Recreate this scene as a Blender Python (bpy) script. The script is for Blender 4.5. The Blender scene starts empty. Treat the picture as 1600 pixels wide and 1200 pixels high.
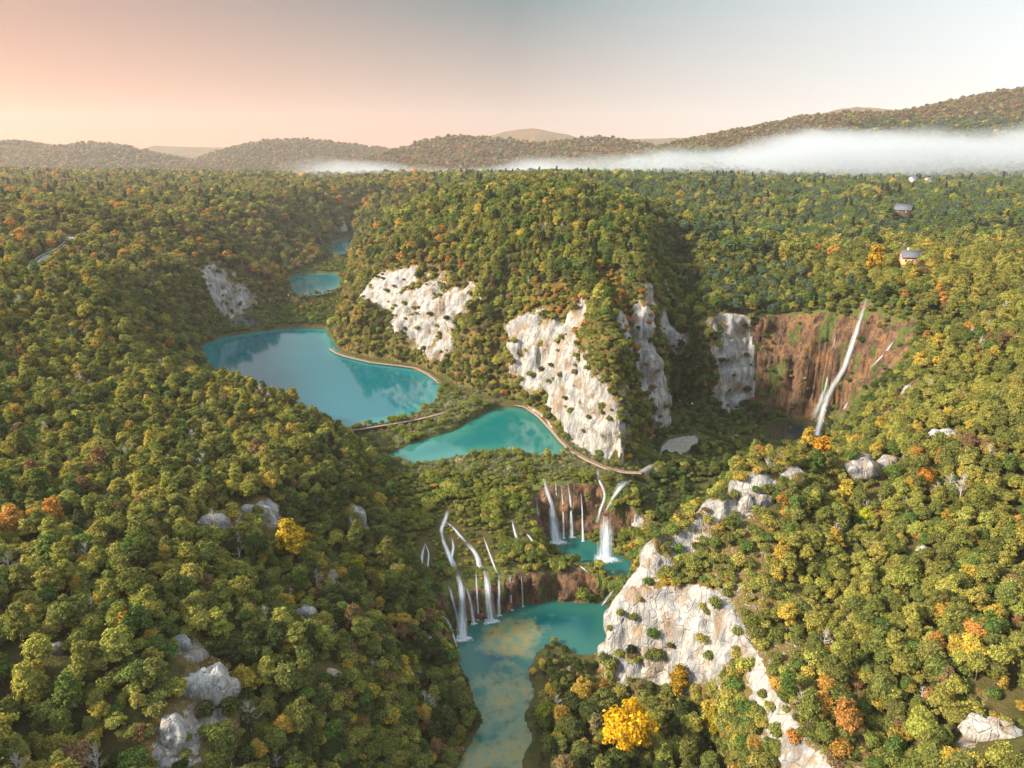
import bpy, math, random
import numpy as np
random.seed(7); RNG = np.random.default_rng(11)
PI = math.pi
C = bpy.context.scene.collection
sc = bpy.context.scene

# ------------------------------------------------------------------ camera, sky, sun, exposure
CAM_H = 130.0; PITCH = math.radians(16.8); FPX = 1120.0
cam = bpy.data.objects.new('camera', bpy.data.cameras.new('camera')); C.objects.link(cam)
cam.location = (0, 0, CAM_H); cam.rotation_euler = (PI/2 - PITCH, 0, 0)
cam.data.sensor_width = 36; cam.data.lens = 36*FPX/1600; cam.data.clip_start = 1; cam.data.clip_end = 30000
sc.camera = cam
SUN_AZ = math.radians(-108); SUN_EL = math.radians(31)      # azimuth from +Y, clockwise
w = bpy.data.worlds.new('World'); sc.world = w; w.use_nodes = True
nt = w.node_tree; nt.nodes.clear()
def wn(t, **k):
    n = nt.nodes.new(t)
    for a, v in k.items(): setattr(n, a, v)
    return n
sky = wn('ShaderNodeTexSky', sky_type='NISHITA', sun_disc=False, sun_elevation=SUN_EL, sun_rotation=SUN_AZ, altitude=600, air_density=1.0, dust_density=2.5, ozone_density=1.0)
tc = wn('ShaderNodeTexCoord'); sep = wn('ShaderNodeSeparateXYZ'); nt.links.new(tc.outputs['Generated'], sep.inputs[0])
def wmath(op, a, b=None, c=None, clamp=False):
    n = wn('ShaderNodeMath', operation=op, use_clamp=clamp)
    for i, v in enumerate((a, b, c)):
        if v is None: continue
        if isinstance(v, (int, float)): n.inputs[i].default_value = v
        else: nt.links.new(v, n.inputs[i])
    return n.outputs[0]
def wmix(f, a, b):
    n = wn('ShaderNodeMix', data_type='RGBA')
    if isinstance(f, (int, float)): n.inputs[0].default_value = f
    else: nt.links.new(f, n.inputs[0])
    for i, v in ((6, a), (7, b)):
        if isinstance(v, tuple): n.inputs[i].default_value = (*v, 1)
        else: nt.links.new(v, n.inputs[i])
    return n.outputs[2]
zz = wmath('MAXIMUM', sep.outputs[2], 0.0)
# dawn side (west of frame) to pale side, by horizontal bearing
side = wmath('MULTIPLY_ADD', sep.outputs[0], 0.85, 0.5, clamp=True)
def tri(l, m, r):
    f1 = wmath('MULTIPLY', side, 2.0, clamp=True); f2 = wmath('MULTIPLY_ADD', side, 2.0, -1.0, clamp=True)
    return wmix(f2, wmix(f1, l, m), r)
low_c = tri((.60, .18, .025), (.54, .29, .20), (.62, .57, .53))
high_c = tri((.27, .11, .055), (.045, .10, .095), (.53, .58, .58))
top_c = (0.84, 0.96, 1.08)  # zenith above the frame, brightened as added fill to lift the shadows
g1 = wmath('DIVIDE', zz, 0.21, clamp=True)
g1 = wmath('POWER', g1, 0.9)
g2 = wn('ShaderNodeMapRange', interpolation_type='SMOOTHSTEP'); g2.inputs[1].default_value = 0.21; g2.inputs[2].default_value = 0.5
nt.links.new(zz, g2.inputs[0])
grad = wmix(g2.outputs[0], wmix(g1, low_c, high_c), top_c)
def wscale(c, k):
    n = wn('ShaderNodeVectorMath', operation='SCALE'); nt.links.new(c, n.inputs[0]); n.inputs[3].default_value = k; return n.outputs[0]
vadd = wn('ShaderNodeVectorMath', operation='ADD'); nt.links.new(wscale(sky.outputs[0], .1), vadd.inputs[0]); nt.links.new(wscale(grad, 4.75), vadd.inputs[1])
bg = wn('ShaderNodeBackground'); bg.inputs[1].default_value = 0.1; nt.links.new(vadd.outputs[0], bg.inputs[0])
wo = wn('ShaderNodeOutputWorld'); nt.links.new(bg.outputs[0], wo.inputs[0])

sun = bpy.data.objects.new('sun', bpy.data.lights.new('sun', 'SUN')); C.objects.link(sun)
sun.data.energy = 4.3; sun.data.angle = math.radians(9.0); sun.data.color = (1.0, 0.87, 0.70)
sd = np.array([math.sin(SUN_AZ)*math.cos(SUN_EL), math.cos(SUN_AZ)*math.cos(SUN_EL), math.sin(SUN_EL)])
from mathutils import Vector
sun.rotation_euler = Vector(sd).to_track_quat('Z', 'Y').to_euler()
sc.view_settings.view_transform = 'Standard'; sc.view_settings.look = 'None'
sc.view_settings.exposure = 1.62; sc.view_settings.gamma = 1.0; sc.view_settings.use_curve_mapping = False
sc.render.engine = 'CYCLES'
sc.cycles.max_bounces = 5; sc.cycles.diffuse_bounces = 2; sc.cycles.glossy_bounces = 2; sc.cycles.transmission_bounces = 2
sc.cycles.transparent_max_bounces = 12; sc.cycles.volume_bounces = 1
sc.cycles.volume_step_rate = 2.0; sc.cycles.volume_max_steps = 96
sc.cycles.use_denoising = True

# ------------------------------------------------------------------ helpers: projection, noise
cp, sp = math.cos(PITCH), math.sin(PITCH)
def ray(px, py):
    u = (px-800)/FPX; v = (600-py)/FPX
    return np.array([u, cp + v*sp, -sp + v*cp])
def U(px, py, z):                       # pixel of the photograph + a known height -> place
    d = ray(px, py); t = (z-CAM_H)/d[2]
    return np.array([d[0]*t, d[1]*t, z])
def D(px, py, y, dz=0.0):               # pixel + a known distance -> place
    d = ray(px, py); t = y/d[1]
    return np.array([d[0]*t, y, CAM_H + d[2]*t + dz])
def project(P):
    P = np.asarray(P, float); x, y, z = P[..., 0], P[..., 1], P[..., 2]-CAM_H
    dc = y*cp - z*sp; up = y*sp + z*cp
    return 800+FPX*x/dc, 600-FPX*up/dc, dc

def _hash(ix, iy, iz, seed):
    h = (ix*374761393 + iy*668265263 + iz*2147483647 + seed*1274126177) & 0xffffffff
    h = ((h ^ (h >> 13))*1274126177) & 0xffffffff
    h = ((h ^ (h >> 16))*2246822519) & 0xffffffff
    return ((h ^ (h >> 15)) & 0xffff)/32767.5 - 1.0
def vnoise(x, y, z=0.0, seed=0):        # smooth value noise, -1..1
    x = np.asarray(x, float); y = np.asarray(y, float); z = np.asarray(z, float)+np.zeros_like(x)
    xi, yi, zi = np.floor(x).astype(np.int64), np.floor(y).astype(np.int64), np.floor(z).astype(np.int64)
    f = [x-xi, y-yi, z-zi]; f = [a*a*a*(a*(a*6-15)+10) for a in f]
    r = 0
    flat = not np.any(f[2])
    for dz in ((0,) if flat else (0, 1)):
        wz = f[2] if dz else 1-f[2]
        for dy in (0, 1):
            wy = f[1] if dy else 1-f[1]
            a = _hash(xi, yi+dy, zi+dz, seed); b = _hash(xi+1, yi+dy, zi+dz, seed)
            r = r + (a+(b-a)*f[0])*wy*wz
    return r
def fbm(x, y, z=0.0, octv=4, seed=0, gain=0.5):
    a = 1.0; s = 0; n = 0
    for i in range(octv):
        s = s + a*vnoise(x*2**i, y*2**i, z*2**i, seed+i*17); n += a; a *= gain
    return s/n

# ------------------------------------------------------------------ plan of the valley
LAKES = {   # outlines: (pixel x, pixel y), water level
 'lower_pool': (0.0, [(722,1000),(735,978),(770,962),(805,945),(850,938),(900,942),(945,945),(962,975),(948,1018),(905,1022),(868,1000),(838,1020),(824,1050),(834,1085),(818,1120),(832,1155),(814,1190),(826,1230),(812,1290),(690,1290),(715,1200),(752,1130),(735,1070),(712,1025)]),
 'terrace_pool': (6.0, [(862,842),(895,836),(930,850),(965,868),(1000,885),(985,902),(940,900),(905,882),(872,862)]),
 'reed_lake': (22.0, [(598,716),(640,694),(700,676),(748,650),(780,636),(815,636),(845,654),(868,680),(884,702),(862,716),(825,708),(780,702),(735,708),(700,716),(650,724)]),
 'main_lake': (24.0, [(515,672),(440,650),(345,600),(318,565),(316,540),(345,528),(392,520),(430,515),(470,512),(508,514),(520,532),(532,553),(580,566),(640,576),(672,588),(690,606),(676,632),(640,650),(585,664)]),
 'upper_lake': (34.0, [(452,434),(470,428),(526,427),(534,440),(528,454),(500,460),(468,464),(455,456)]),
 'far_lake': (41.0, [(516,388),(526,376),(548,371),(556,378),(546,392),(530,397)]),
 'inlet_pool': (25.5, [(352,503),(372,492),(410,493),(425,504),(400,512),(368,513)]),
 'plunge_pool': (10.0, [(1192,668),(1215,655),(1262,655),(1292,664),(1284,690),(1262,700),(1225,694),(1196,690)]),
}
LK = {k: (z, np.array([U(a, b, z)[:2] for a, b in p])) for k, (z, p) in LAKES.items()}
FLOOR = [U(690,1290,0)[:2], U(715,1200,0)[:2], U(748,1130,0)[:2], U(706,1015,0)[:2], (-20,186), (-29,194), (-37,212), (-42,232), (-50,252), (-62,268), (-80,285),
  U(440,652,24)[:2], U(343,603,24)[:2], U(310,565,24)[:2], U(312,537,24)[:2], U(345,524,24)[:2], U(340,503,25)[:2], U(385,488,26)[:2], U(415,478,28)[:2],
  U(445,466,32)[:2], U(448,434,34)[:2], U(470,425,35)[:2], U(505,410,38)[:2], U(510,390,40)[:2], U(520,376,41)[:2], U(548,368,41)[:2],
  U(560,380,41)[:2], U(546,398,41)[:2], U(538,425,36)[:2], U(540,455,34)[:2], U(535,480,29)[:2], U(528,505,25)[:2], U(516,517,24)[:2], U(534,548,24)[:2], U(582,560,24)[:2], U(640,569,24)[:2],
  U(672,579,24)[:2], U(697,597,23.5)[:2], U(740,614,23)[:2], U(785,624,22.5)[:2], U(845,640,22)[:2], U(875,668,22)[:2], U(893,692,22)[:2], U(932,716,21.5)[:2], U(974,730,21)[:2],
  (49,268), (54,285), (62,298), (72,310), (78,345), (84,345), (92,330), (104,334), (116,340), (132,342), (148,332), (152,318), (143,300), (125,268), (98,238), (64,213), (42,198), (32,184), (25,172), (22,162),
  (32,157), (42,153), (47,142), (47,125), (45,105), (42,80), (40,40), (0,40)]
FLOOR = np.array([np.asarray(p, float) for p in FLOOR])

def sdist(X, Y, poly):                  # signed distance to a polygon, inside negative
    d = np.full(X.shape, 1e9); ins = np.zeros(X.shape, bool); n = len(poly)
    for i in range(n):
        ax, ay = poly[i]; bx, by = poly[(i+1) % n]
        ex, ey = bx-ax, by-ay; L = ex*ex+ey*ey+1e-9
        t = np.clip(((X-ax)*ex+(Y-ay)*ey)/L, 0, 1)
        d = np.minimum(d, (X-ax-t*ex)**2+(Y-ay-t*ey)**2)
        c = ((ay > Y) != (by > Y)) & (X < (bx-ax)*(Y-ay)/(by-ay+1e-12)+ax)
        ins ^= c
    d = np.sqrt(d)
    return np.where(ins, -d, d)
def ldist(X, Y, line):
    d = np.full(X.shape, 1e9)
    for (ax, ay), (bx, by) in zip(line[:-1], line[1:]):
        ex, ey = bx-ax, by-ay; t = np.clip(((X-ax)*ex+(Y-ay)*ey)/(ex*ex+ey*ey+1e-9), 0, 1)
        d = np.minimum(d, np.hypot(X-ax-t*ex, Y-ay-t*ey))
    return d

# the upper ground: control heights
HI = [(-64,208,37), (-30,222,25), (-117,255,45), (-180,295,64), (-235,330,78), (-330,330,80), (-140,180,50), (-100,140,46), (-71,80,44), (-45,100,38), (-110,90,54), (-60,140,40), (-50,175,38), (-200,220,66), (-300,230,80), (-150,60,60), (-60,30,46), (-35,60,34),
      tuple(D(110,392,430,-8)), tuple(D(0,372,470,-8)), tuple(D(300,345,650,-8)), tuple(D(380,400,560,-8)), tuple(D(200,302,900,-8)), tuple(D(500,295,1050,-8)), tuple(D(420,340,760,-8)), tuple(D(600,275,1350,-8)), tuple(D(0,290,950,-8)), tuple(D(480,378,720,-16)), (-270,560,84),
      tuple(D(690,308,620,-3)), tuple(D(800,335,470,0)), tuple(D(900,297,640,-2)), tuple(D(930,280,900,-8)), tuple(D(560,398,560,-5)), tuple(D(610,343,600,-4)), tuple(D(660,410,430,-4)), tuple(D(960,360,420,0)), tuple(D(740,440,370,-6)), tuple(D(830,460,315,-5)), tuple(D(885,492,284,-1)), tuple(D(950,455,315,-4)), tuple(D(1040,428,345,-2)), tuple(D(1040,340,480,-8)), tuple(D(800,285,900,-8)),
      tuple(D(1110,470,352,-4)), tuple(D(1170,480,350,-4)), tuple(D(1250,480,350,-4)), tuple(D(1150,412,430,-12)), tuple(D(1150,345,680,-12)), tuple(D(1300,405,430,-10)), tuple(D(1120,440,385,-10)), tuple(D(1420,412,415,0)), tuple(D(1410,338,640,0)), tuple(D(1300,292,1000,-8)), tuple(D(1600,292,1000,-8)), tuple(D(1600,400,450,-4)), tuple(D(1355,462,345,-2)), tuple(D(1600,600,235,-3)),
      (116,200,43), (66,187,39), (52,180,33.5), (36,175,25), (27,171,20), (60,160,30), (63,140,26), (60,115,26), (57,95,28), (90,150,33), (121,150,38), (80,90,38), (100,120,38), (140,180,48), (165,225,56), (205,262,66), (180,120,52), (130,70,46), (60,60,30), (260,300,74), (190,310,68), (300,200,80), (150,260,50),
      (-900,900,105), (900,900,96), (1400,1500,100), (-1400,1500,118), (0,1600,108), (2500,2600,100), (-2500,2600,100), (0,2800,90), (-5000,6500,110), (5000,6500,110), (0,6500,110), (-600,600,96), (-500,380,90), (600,520,80), (520,330,80), (-2000,1600,110), (2000,1600,105), (-3500,4000,110), (3500,4000,110), (0,4500,110)]
HI = np.array([p[:3] for p in HI], float)
def _tps(r2): return np.where(r2 > 0, 0.5*r2*np.log(r2+1e-12), 0)
_S = 200.0; _P = HI[:, :2]/_S; _n = len(HI)
_A = np.zeros((_n+3, _n+3)); _A[:_n, :_n] = _tps(((_P[:, None]-_P[None])**2).sum(-1)) + np.eye(_n)*2e-4
_A[:_n, _n] = 1; _A[:_n, _n+1:] = _P; _A[_n:, :_n] = _A[:_n, _n:].T
_W = np.linalg.solve(_A, np.r_[HI[:, 2], 0, 0, 0])
def high(X, Y):
    x = X.ravel()/_S; y = Y.ravel()/_S; r = _W[_n]+_W[_n+1]*x+_W[_n+2]*y
    for i in range(_n): r += _W[i]*_tps((x-_P[i, 0])**2+(y-_P[i, 1])**2)
    return np.clip(r.reshape(X.shape), 8, 135)
# run of the valley sides: how far from floor to upper ground
WI = [(-20,120,62), (-40,180,58), (-60,240,52), (-95,290,48), (-150,330,60), tuple(U(345,500,25)[:2])+(16,), tuple(U(400,480,28)[:2])+(24,), tuple(U(450,440,34)[:2])+(90,), tuple(U(510,390,40)[:2])+(100,), tuple(U(560,380,41)[:2])+(60,), tuple(U(540,450,34)[:2])+(36,),
      tuple(U(530,520,24)[:2])+(60,), tuple(U(600,562,24)[:2])+(44,), tuple(U(680,585,24)[:2])+(40,), tuple(U(760,618,23)[:2])+(34,), tuple(U(840,640,22)[:2])+(22,), tuple(U(890,690,22)[:2])+(15,), tuple(U(974,732,21)[:2])+(13,), (54,285,14), (66,303,14), (78,345,9), (92,330,10), (104,334,12), (125,341,10), (148,332,16), (152,318,38), (135,285,70), (98,238,50), (64,213,20), (42,198,16), (30,180,9), (23,163,7), (35,154,9), (46,142,11), (47,120,12), (45,95,14), (40,50,16), (-10,60,50)]
WI = np.array(WI)
def wrun(X, Y):
    a = 0; b = 0
    for x, y, v in WI:
        k = 1/((X-x)**2+(Y-y)**2+25)**1.5; a = a+k*v; b = b+k
    return a/b
# valley floor: terraces that step down at the travertine barriers
RAV = np.array([(70,283,16), (83,339,18), (120,330,10.5), (146,320,10), (110,280,12), (70,240,13), (50,215,10), (90,300,14), (55,262,19)])
def lowf(X, Y):
    lv = np.interp(Y, [0,240,285,300,430,500,560,600,640,850,900,1000,1600], [22,22,22.6,24.4,24.6,26.5,31,34.5,35,40,41.5,44,70])
    wob = 2.2*fbm(X/9, Y/9, seed=3, octv=3)
    wob = wob*.5
    yl = Y + wob - np.interp(X, [-20, -6, 6], [-4, 0, 5])
    left = np.interp(yl, [120,187,189,196,206,222,246], [-0.4,-0.4,8,10.8,13,17.5,22.3])
    right = np.interp(Y+wob*.6, [120,195.5,197.2,200,204,208,229,231,236,244], [-0.4,-0.4,6,9.0,8.2,5.6,5.6,13,21.5,22.3])
    s = np.clip((X-6)/7, 0, 1); s = s*s*(3-2*s)
    fr = left*(1-s)+right*s
    b = np.where(Y < 246, fr, lv)
    a = 0; k2 = 0
    for x, y, v in RAV:
        k = 1/((X-x)**2+(Y-y)**2+30)**1.5; a = a+k*v; k2 = k2+k
    rv = a/k2
    r = np.clip((X-38)/14, 0, 1)*np.clip((Y-196)/12, 0, 1)*np.clip((380-Y)/20, 0, 1)
    r = r*r*(3-2*r)
    return b*(1-r)+rv*r
GULLY = [([(60,298),(52,318),(46,345)], 22, 7), ([(80,340),(88,380),(100,430),(110,480)], 22, 12), ([tuple(U(760,618,23)[:2]), (-6,352), (0,380)], 10, 10), ([(-60,150),(-28,135)], 7, 9), ([(-100,100),(-50,88)], 8, 8), ([(75,150),(95,175)], 5, 8), ([(70,110),(110,112)], 6, 9)]
# far ridges: (distance, half depth, silhouette in pixels)
RIDGES = [(1950, 420, [(700,262),(880,255),(1000,228),(1060,214),(1150,199),(1215,186),(1260,184),(1340,181),(1400,171),(1480,156),(1560,143),(1620,139),(1800,136),(2200,150)]),
 (2500, 260, [(430,268),(560,258),(600,242),(680,221),(720,217),(780,222),(840,228),(900,222),(960,222),(1050,240),(1200,262)]),
 (3300, 450, [(250,262),(350,248),(400,234),(450,223),(490,220),(530,224),(600,232),(660,240),(720,262)]),
 (2900, 420, [(-500,222),(-300,226),(-100,230),(0,227),(80,224),(130,233),(190,225),(240,234),(300,250),(380,262)]),
 (5200, 500, [(150,250),(230,236),(270,226),(340,228),(400,229),(460,240),(600,236),(700,226),(740,217),(790,208),(830,203),(880,212),(915,222),(960,217),(1060,216),(1200,200),(1270,177),(1310,170),(1360,177),(1450,190),(2200,200)])]
def height(X, Y, full=False):
    X = np.asarray(X, float); Y = np.asarray(Y, float)
    d = sdist(X, Y, FLOOR)
    wr = wrun(X, Y)
    pert = (5.0*vnoise(X/19, Y/19, seed=5)+2.6*vnoise(X/8, Y/8, seed=6))*np.clip(wr/26, .45, 1.5)
    dp = np.maximum(d + pert*np.clip(d/9, 0, 1), 0)
    wr = wr*(1+.35*vnoise(X/33, Y/33, seed=8))
    t = np.clip(dp/wr, 0, 1)
    S = t*(1.75-.75*t)
    hi = high(X, Y) + 2.6*fbm(X/38, Y/38, seed=21, octv=3)*np.clip((d-4)/20, 0, 1)
    for ln, A, r in GULLY:
        hi = hi - A*np.exp(-(ldist(X, Y, ln)/r)**2)
    rl = ldist(X, Y, [(28,171),(37,175),(52,180),(66,187),(88,193),(104,198)])      # rocky fin along the crag crest
    hi = hi + (5.5+2.5*vnoise(X/5, Y/5, seed=33))*np.exp(-(rl/3.6)**2)
    lo = lowf(X, Y)
    hi = np.maximum(hi, lo+1)
    h = np.where(d > 0, lo+(hi-lo)*S, lo)
    near_lake = np.full(X.shape, 1e9)
    for k, (z, poly) in LK.items():
        m = (X > poly[:, 0].min()-30) & (X < poly[:, 0].max()+30) & (Y > poly[:, 1].min()-30) & (Y < poly[:, 1].max()+30)
        if not m.any(): continue
        s = sdist(X[m], Y[m], poly); hm = h[m]
        near_lake[m] = np.minimum(near_lake[m], s)
        inside = z-np.minimum(2.5, .25+.35*-s)
        shore = np.where(s < 5, np.clip(hm, z+.25, z+.5+np.maximum(s, 0)*2.2), hm)
        fall = (k in ('lower_pool', 'terrace_pool'))
        h[m] = np.where(s < 0, inside, shore if not fall else np.maximum(hm, np.where(s < 4, z+.2, -9)))
    far = Y > 1100
    if far.any():
        xf, yf, hf = X[far], Y[far], h[far]
        base = hf.copy()
        for i, (dist, s, prof) in enumerate(RIDGES):
            px = [p[0] for p in prof]
            zt = np.array([CAM_H+((248 if i == 0 else 256)-p[1])/FPX*1.03*dist for p in prof])
            top = np.interp(800+FPX*xf/dist*1.0, px, zt)
            nz = fbm(xf/260+i*7, yf/260, seed=40+i, octv=5)
            dy = (yf-dist-90*vnoise(xf/300, yf*0+i, seed=60))/s
            sh = np.exp(-dy**2*1.6)
            rel = np.maximum(top-base, 0)
            hf = np.maximum(hf, base+rel*sh*(1+.34*nz*(1-sh*.85)))
        h[far] = hf
    if full: return h, d, t, near_lake
    return h

# ------------------------------------------------------------------ materials
def mat(name):
    m = bpy.data.materials.new(name); m.use_nodes = True; m.node_tree.nodes.clear()
    return m, m.node_tree
class NB:
    def __init__(s, name): s.m, s.t = mat(name)
    def n(s, t, ins=None, **k):
        x = s.t.nodes.new(t)
        for a, v in k.items(): setattr(x, a, v)
        for i, v in (ins or {}).items():
            if hasattr(v, 'is_output') or isinstance(v, bpy.types.NodeSocket): s.t.links.new(v, x.inputs[i])
            elif isinstance(v, tuple) and len(v) == 3 and x.inputs[i].type == 'RGBA': x.inputs[i].default_value = (*v, 1)
            else: x.inputs[i].default_value = v
        return x
    def math(s, op, a, b=0.0, clamp=False): return s.n('ShaderNodeMath', {0: a, 1: b}, operation=op, use_clamp=clamp).outputs[0]
    def mix(s, f, a, b, bt='MIX'): return s.n('ShaderNodeMix', {0: f, 6: a, 7: b}, data_type='RGBA', blend_type=bt).outputs[2]
    def noise(s, vec, scale, detail=4, rough=.6): 
        return s.n('ShaderNodeTexNoise', {'Vector': vec, 'Scale': scale, 'Detail': detail, 'Roughness': rough}).outputs[0]
    def ramp(s, v, lo, hi): return s.n('ShaderNodeMapRange', {0: v, 1: lo, 2: hi}, interpolation_type='SMOOTHSTEP').outputs[0]
    def pos(s, sx=1, sy=1, sz=1):
        g = s.n('ShaderNodeNewGeometry'); return s.n('ShaderNodeVectorMath', {0: g.outputs['Position'], 1: (sx, sy, sz)}, operation='MULTIPLY').outputs[0]
    def out(s, sh, vol=None, disp=None):
        o = s.n('ShaderNodeOutputMaterial')
        if sh: s.t.links.new(sh, o.inputs[0])
        if vol: s.t.links.new(vol, o.inputs[1])
        return s.m
    def bsdf(s, col, rough=.8, spec=.2, bump=None, bs=.5, bd=.3, **k):
        ins = {'Base Color': col, 'Roughness': rough, 'Specular IOR Level': spec}
        if bump is not None:
            ins['Normal'] = s.n('ShaderNodeBump', {'Height': bump, 'Strength': bs, 'Distance': bd}).outputs[0]
        ins.update(k)
        return s.n('ShaderNodeBsdfPrincipled', ins).outputs[0]

def leaf_material(name, trans=.38):
    b = NB(name)
    tint = b.n('ShaderNodeAttribute', attribute_type='INSTANCER', attribute_name='tint').outputs[0]
    g = b.n('ShaderNodeNewGeometry')
    isl = g.outputs['Random Per Island']
    bri = b.n('ShaderNodeMapRange', {0: isl, 3: .5, 4: 1.6}).outputs[0]
    col = b.n('ShaderNodeVectorMath', {0: tint, 1: bri}, operation='MULTIPLY')
    b.t.links.new(bri, col.inputs[1])
    n = b.noise(b.pos(), .55, 2)
    warm = b.mix(b.ramp(n, .5, .75), (1, 1, 1), (1.15, 1.04, .8))
    col = b.mix(1.0, col.outputs[0], warm, 'MULTIPLY')
    d = b.n('ShaderNodeBsdfDiffuse', {0: col}).outputs[0]
    t = b.n('ShaderNodeBsdfTranslucent', {0: b.mix(1.0, col, (1.25, 1.1, .55), 'MULTIPLY')}).outputs[0]
    return b.out(b.n('ShaderNodeMixShader', {0: trans, 1: d, 2: t}).outputs[0])
M = {}
M['leaf'] = leaf_material('foliage')
def bark(name, c1, c2):
    b = NB(name); v = b.noise(b.pos(1, 1, .25), 6, 3)
    return b.out(b.bsdf(b.mix(v, c1, c2), .9, .1))
M['bark'] = bark('bark', (.055, .042, .03), (.16, .13, .10))
M['pale_bark'] = bark('pale_bark', (.32, .28, .23), (.55, .5, .43))

def rock_material(name, pale, grey, stain, veg, vegamt, dark=(.06, .05, .045), streak=.5):
    b = NB(name)
    p = b.pos(); ps = b.pos(1, 1, .22)
    g = b.n('ShaderNodeNewGeometry'); nz = b.n('ShaderNodeSeparateXYZ', {0: g.outputs['Normal']}).outputs[2]
    n1 = b.noise(ps, .30, 6, .65); n2 = b.noise(p, .13, 6, .65); n3 = b.noise(p, .9, 6, .7); n4 = b.noise(b.pos(1, 1, .12), .8, 5, .65)
    col = b.mix(b.ramp(n1, .40, .62), pale, grey)
    col = b.mix(b.math('MULTIPLY', b.ramp(n2, .50, .62), .8), col, stain)
    col = b.mix(b.math('MULTIPLY', b.ramp(n4, .52, .64), streak), col, dark)
    ck = b.n('ShaderNodeTexVoronoi', {'Vector': b.n('ShaderNodeVectorMath', {0: b.pos(1, 1, .35), 1: b.n('ShaderNodeTexNoise', {'Vector': p, 'Scale': .4}).outputs[1]}, operation='ADD').outputs[0], 'Scale': .33}, feature='DISTANCE_TO_EDGE').outputs[0]
    col = b.mix(b.math('MULTIPLY', b.ramp(ck, .04, .0), .22), col, dark)
    if name == 'tufa':
        ms = b.noise(b.pos(1, 1, .18), .17, 5, .6)
        col = b.mix(b.math('MULTIPLY', b.ramp(ms, .54, .62), .85), col, b.mix(n3, (.03, .055, .012), (.09, .12, .025)))
    va = b.n('ShaderNodeAttribute', attribute_name='veg').outputs['Fac']
    vf = b.math('ADD', b.math('MULTIPLY', b.math('SUBTRACT', nz, .5), .35), b.math('ADD', b.math('MULTIPLY', b.math('SUBTRACT', n3, .5), 1.5), va))
    vm = b.ramp(vf, vegamt, vegamt+.16)
    vcol = b.mix(b.ramp(n3, .4, .65), veg, (veg[0]*1.8, veg[1]*1.2, veg[2]*1.1))
    col = b.mix(vm, col, vcol)
    crack = b.n('ShaderNodeTexVoronoi', {'Vector': b.pos(1, 1, .45), 'Scale': .55}, feature='DISTANCE_TO_EDGE').outputs[0]
    h = b.math('ADD', b.math('MULTIPLY', n3, 1.0), b.math('ADD', b.math('MULTIPLY', b.ramp(crack, 0, .09), .35), b.math('MULTIPLY', n4, .6)))
    return b.out(b.bsdf(col, .88, .15, bump=h, bs=.9, bd=.7))
M['limestone'] = rock_material('limestone', (.36, .345, .315), (.19, .195, .20), (.22, .15, .085), (.095, .085, .025), .34, dark=(.10, .09, .08))
M['tufa'] = rock_material('tufa', (.15, .085, .048), (.055, .034, .022), (.19, .10, .045), (.06, .09, .02), .40, dark=(.03, .018, .012), streak=.9)
def ground_material():
    b = NB('forest_floor'); p = b.pos()
    g = b.n('ShaderNodeNewGeometry'); nz = b.n('ShaderNodeSeparateXYZ', {0: g.outputs['Normal']}).outputs[2]
    n1 = b.noise(p, .5, 5); n2 = b.noise(p, .03, 4); n3 = b.noise(p, 2.2, 4)
    col = b.mix(b.ramp(n1, .35, .65), (.035, .045, .014), (.085, .072, .025))
    col = b.mix(b.ramp(n2, .45, .65), col, (.075, .062, .022))
    rk = b.mix(b.ramp(n3, .4, .65), (.45, .41, .35), (.22, .19, .14))
    st = b.ramp(b.math('ADD', nz, b.math('MULTIPLY', n1, .35)), .70, .60)
    col = b.mix(st, col, rk)
    far = b.ramp(b.n('ShaderNodeSeparateXYZ', {0: p}).outputs[1], 1300, 1900)
    f1 = b.noise(p, .012, 6, .7); f2 = b.noise(p, .09, 4, .7)
    fc = b.mix(b.ramp(f1, .4, .62), (.16, .068, .018), (.065, .06, .02))
    fc = b.mix(b.ramp(f2, .45, .7), fc, (.03, .035, .014))
    col = b.mix(far, col, fc)
    h = b.math('ADD', n3, b.math('MULTIPLY', b.math('MULTIPLY', f2, far), 22))
    return b.out(b.bsdf(col, .95, .05, bump=h, bs=.8, bd=.6))
M['ground'] = ground_material()
def water_material(name, deep, shallow, rough=.04, ior=1.38, sand=None):
    b = NB(name); p = b.pos()
    a = b.n('ShaderNodeAttribute', attribute_name='depth').outputs['Fac']
    n = b.noise(p, .07, 4, .6); n2 = b.noise(p, .3, 3, .6)
    f = b.ramp(b.math('ADD', a, b.math('MULTIPLY', b.math('SUBTRACT', n, .5), .7)), .15, .8)
    col = b.mix(f, shallow, deep)
    if sand:
        sa = b.n('ShaderNodeAttribute', attribute_name='sand').outputs['Fac']
        sm = b.ramp(b.math('ADD', sa, b.math('ADD', b.math('MULTIPLY', b.math('SUBTRACT', n2, .5), 1.3), b.math('MULTIPLY', b.math('SUBTRACT', n, .5), 1.6))), .3, .8)
        col = b.mix(sm, col, b.mix(b.ramp(n2, .4, .65), sand, (.085, .14, .085)))
    rip = b.noise(b.pos(1, .6, 1), .9, 3, .5)
    big = b.noise(p, .035, 2, .5)
    rg = b.n('ShaderNodeMapRange', {0: big, 1: .35, 2: .65, 3: rough, 4: rough*2.6}).outputs[0]
    return b.out(b.bsdf(col, rg, .5, bump=rip, bs=.05, bd=.15, IOR=ior))
M['lake'] = water_material('lake_water', (.0, .085, .105), (.005, .13, .13), ior=1.45)
M['reedlake'] = water_material('reed_lake_water', (.002, .095, .092), (.02, .125, .10))
M['pool'] = water_material('pool_water', (.0, .05, .058), (.015, .085, .068), .06, 1.28, sand=(.19, .155, .055))
M['darkpool'] = water_material('dark_pool_water', (.006, .022, .024), (.05, .045, .02), .06)
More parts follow.
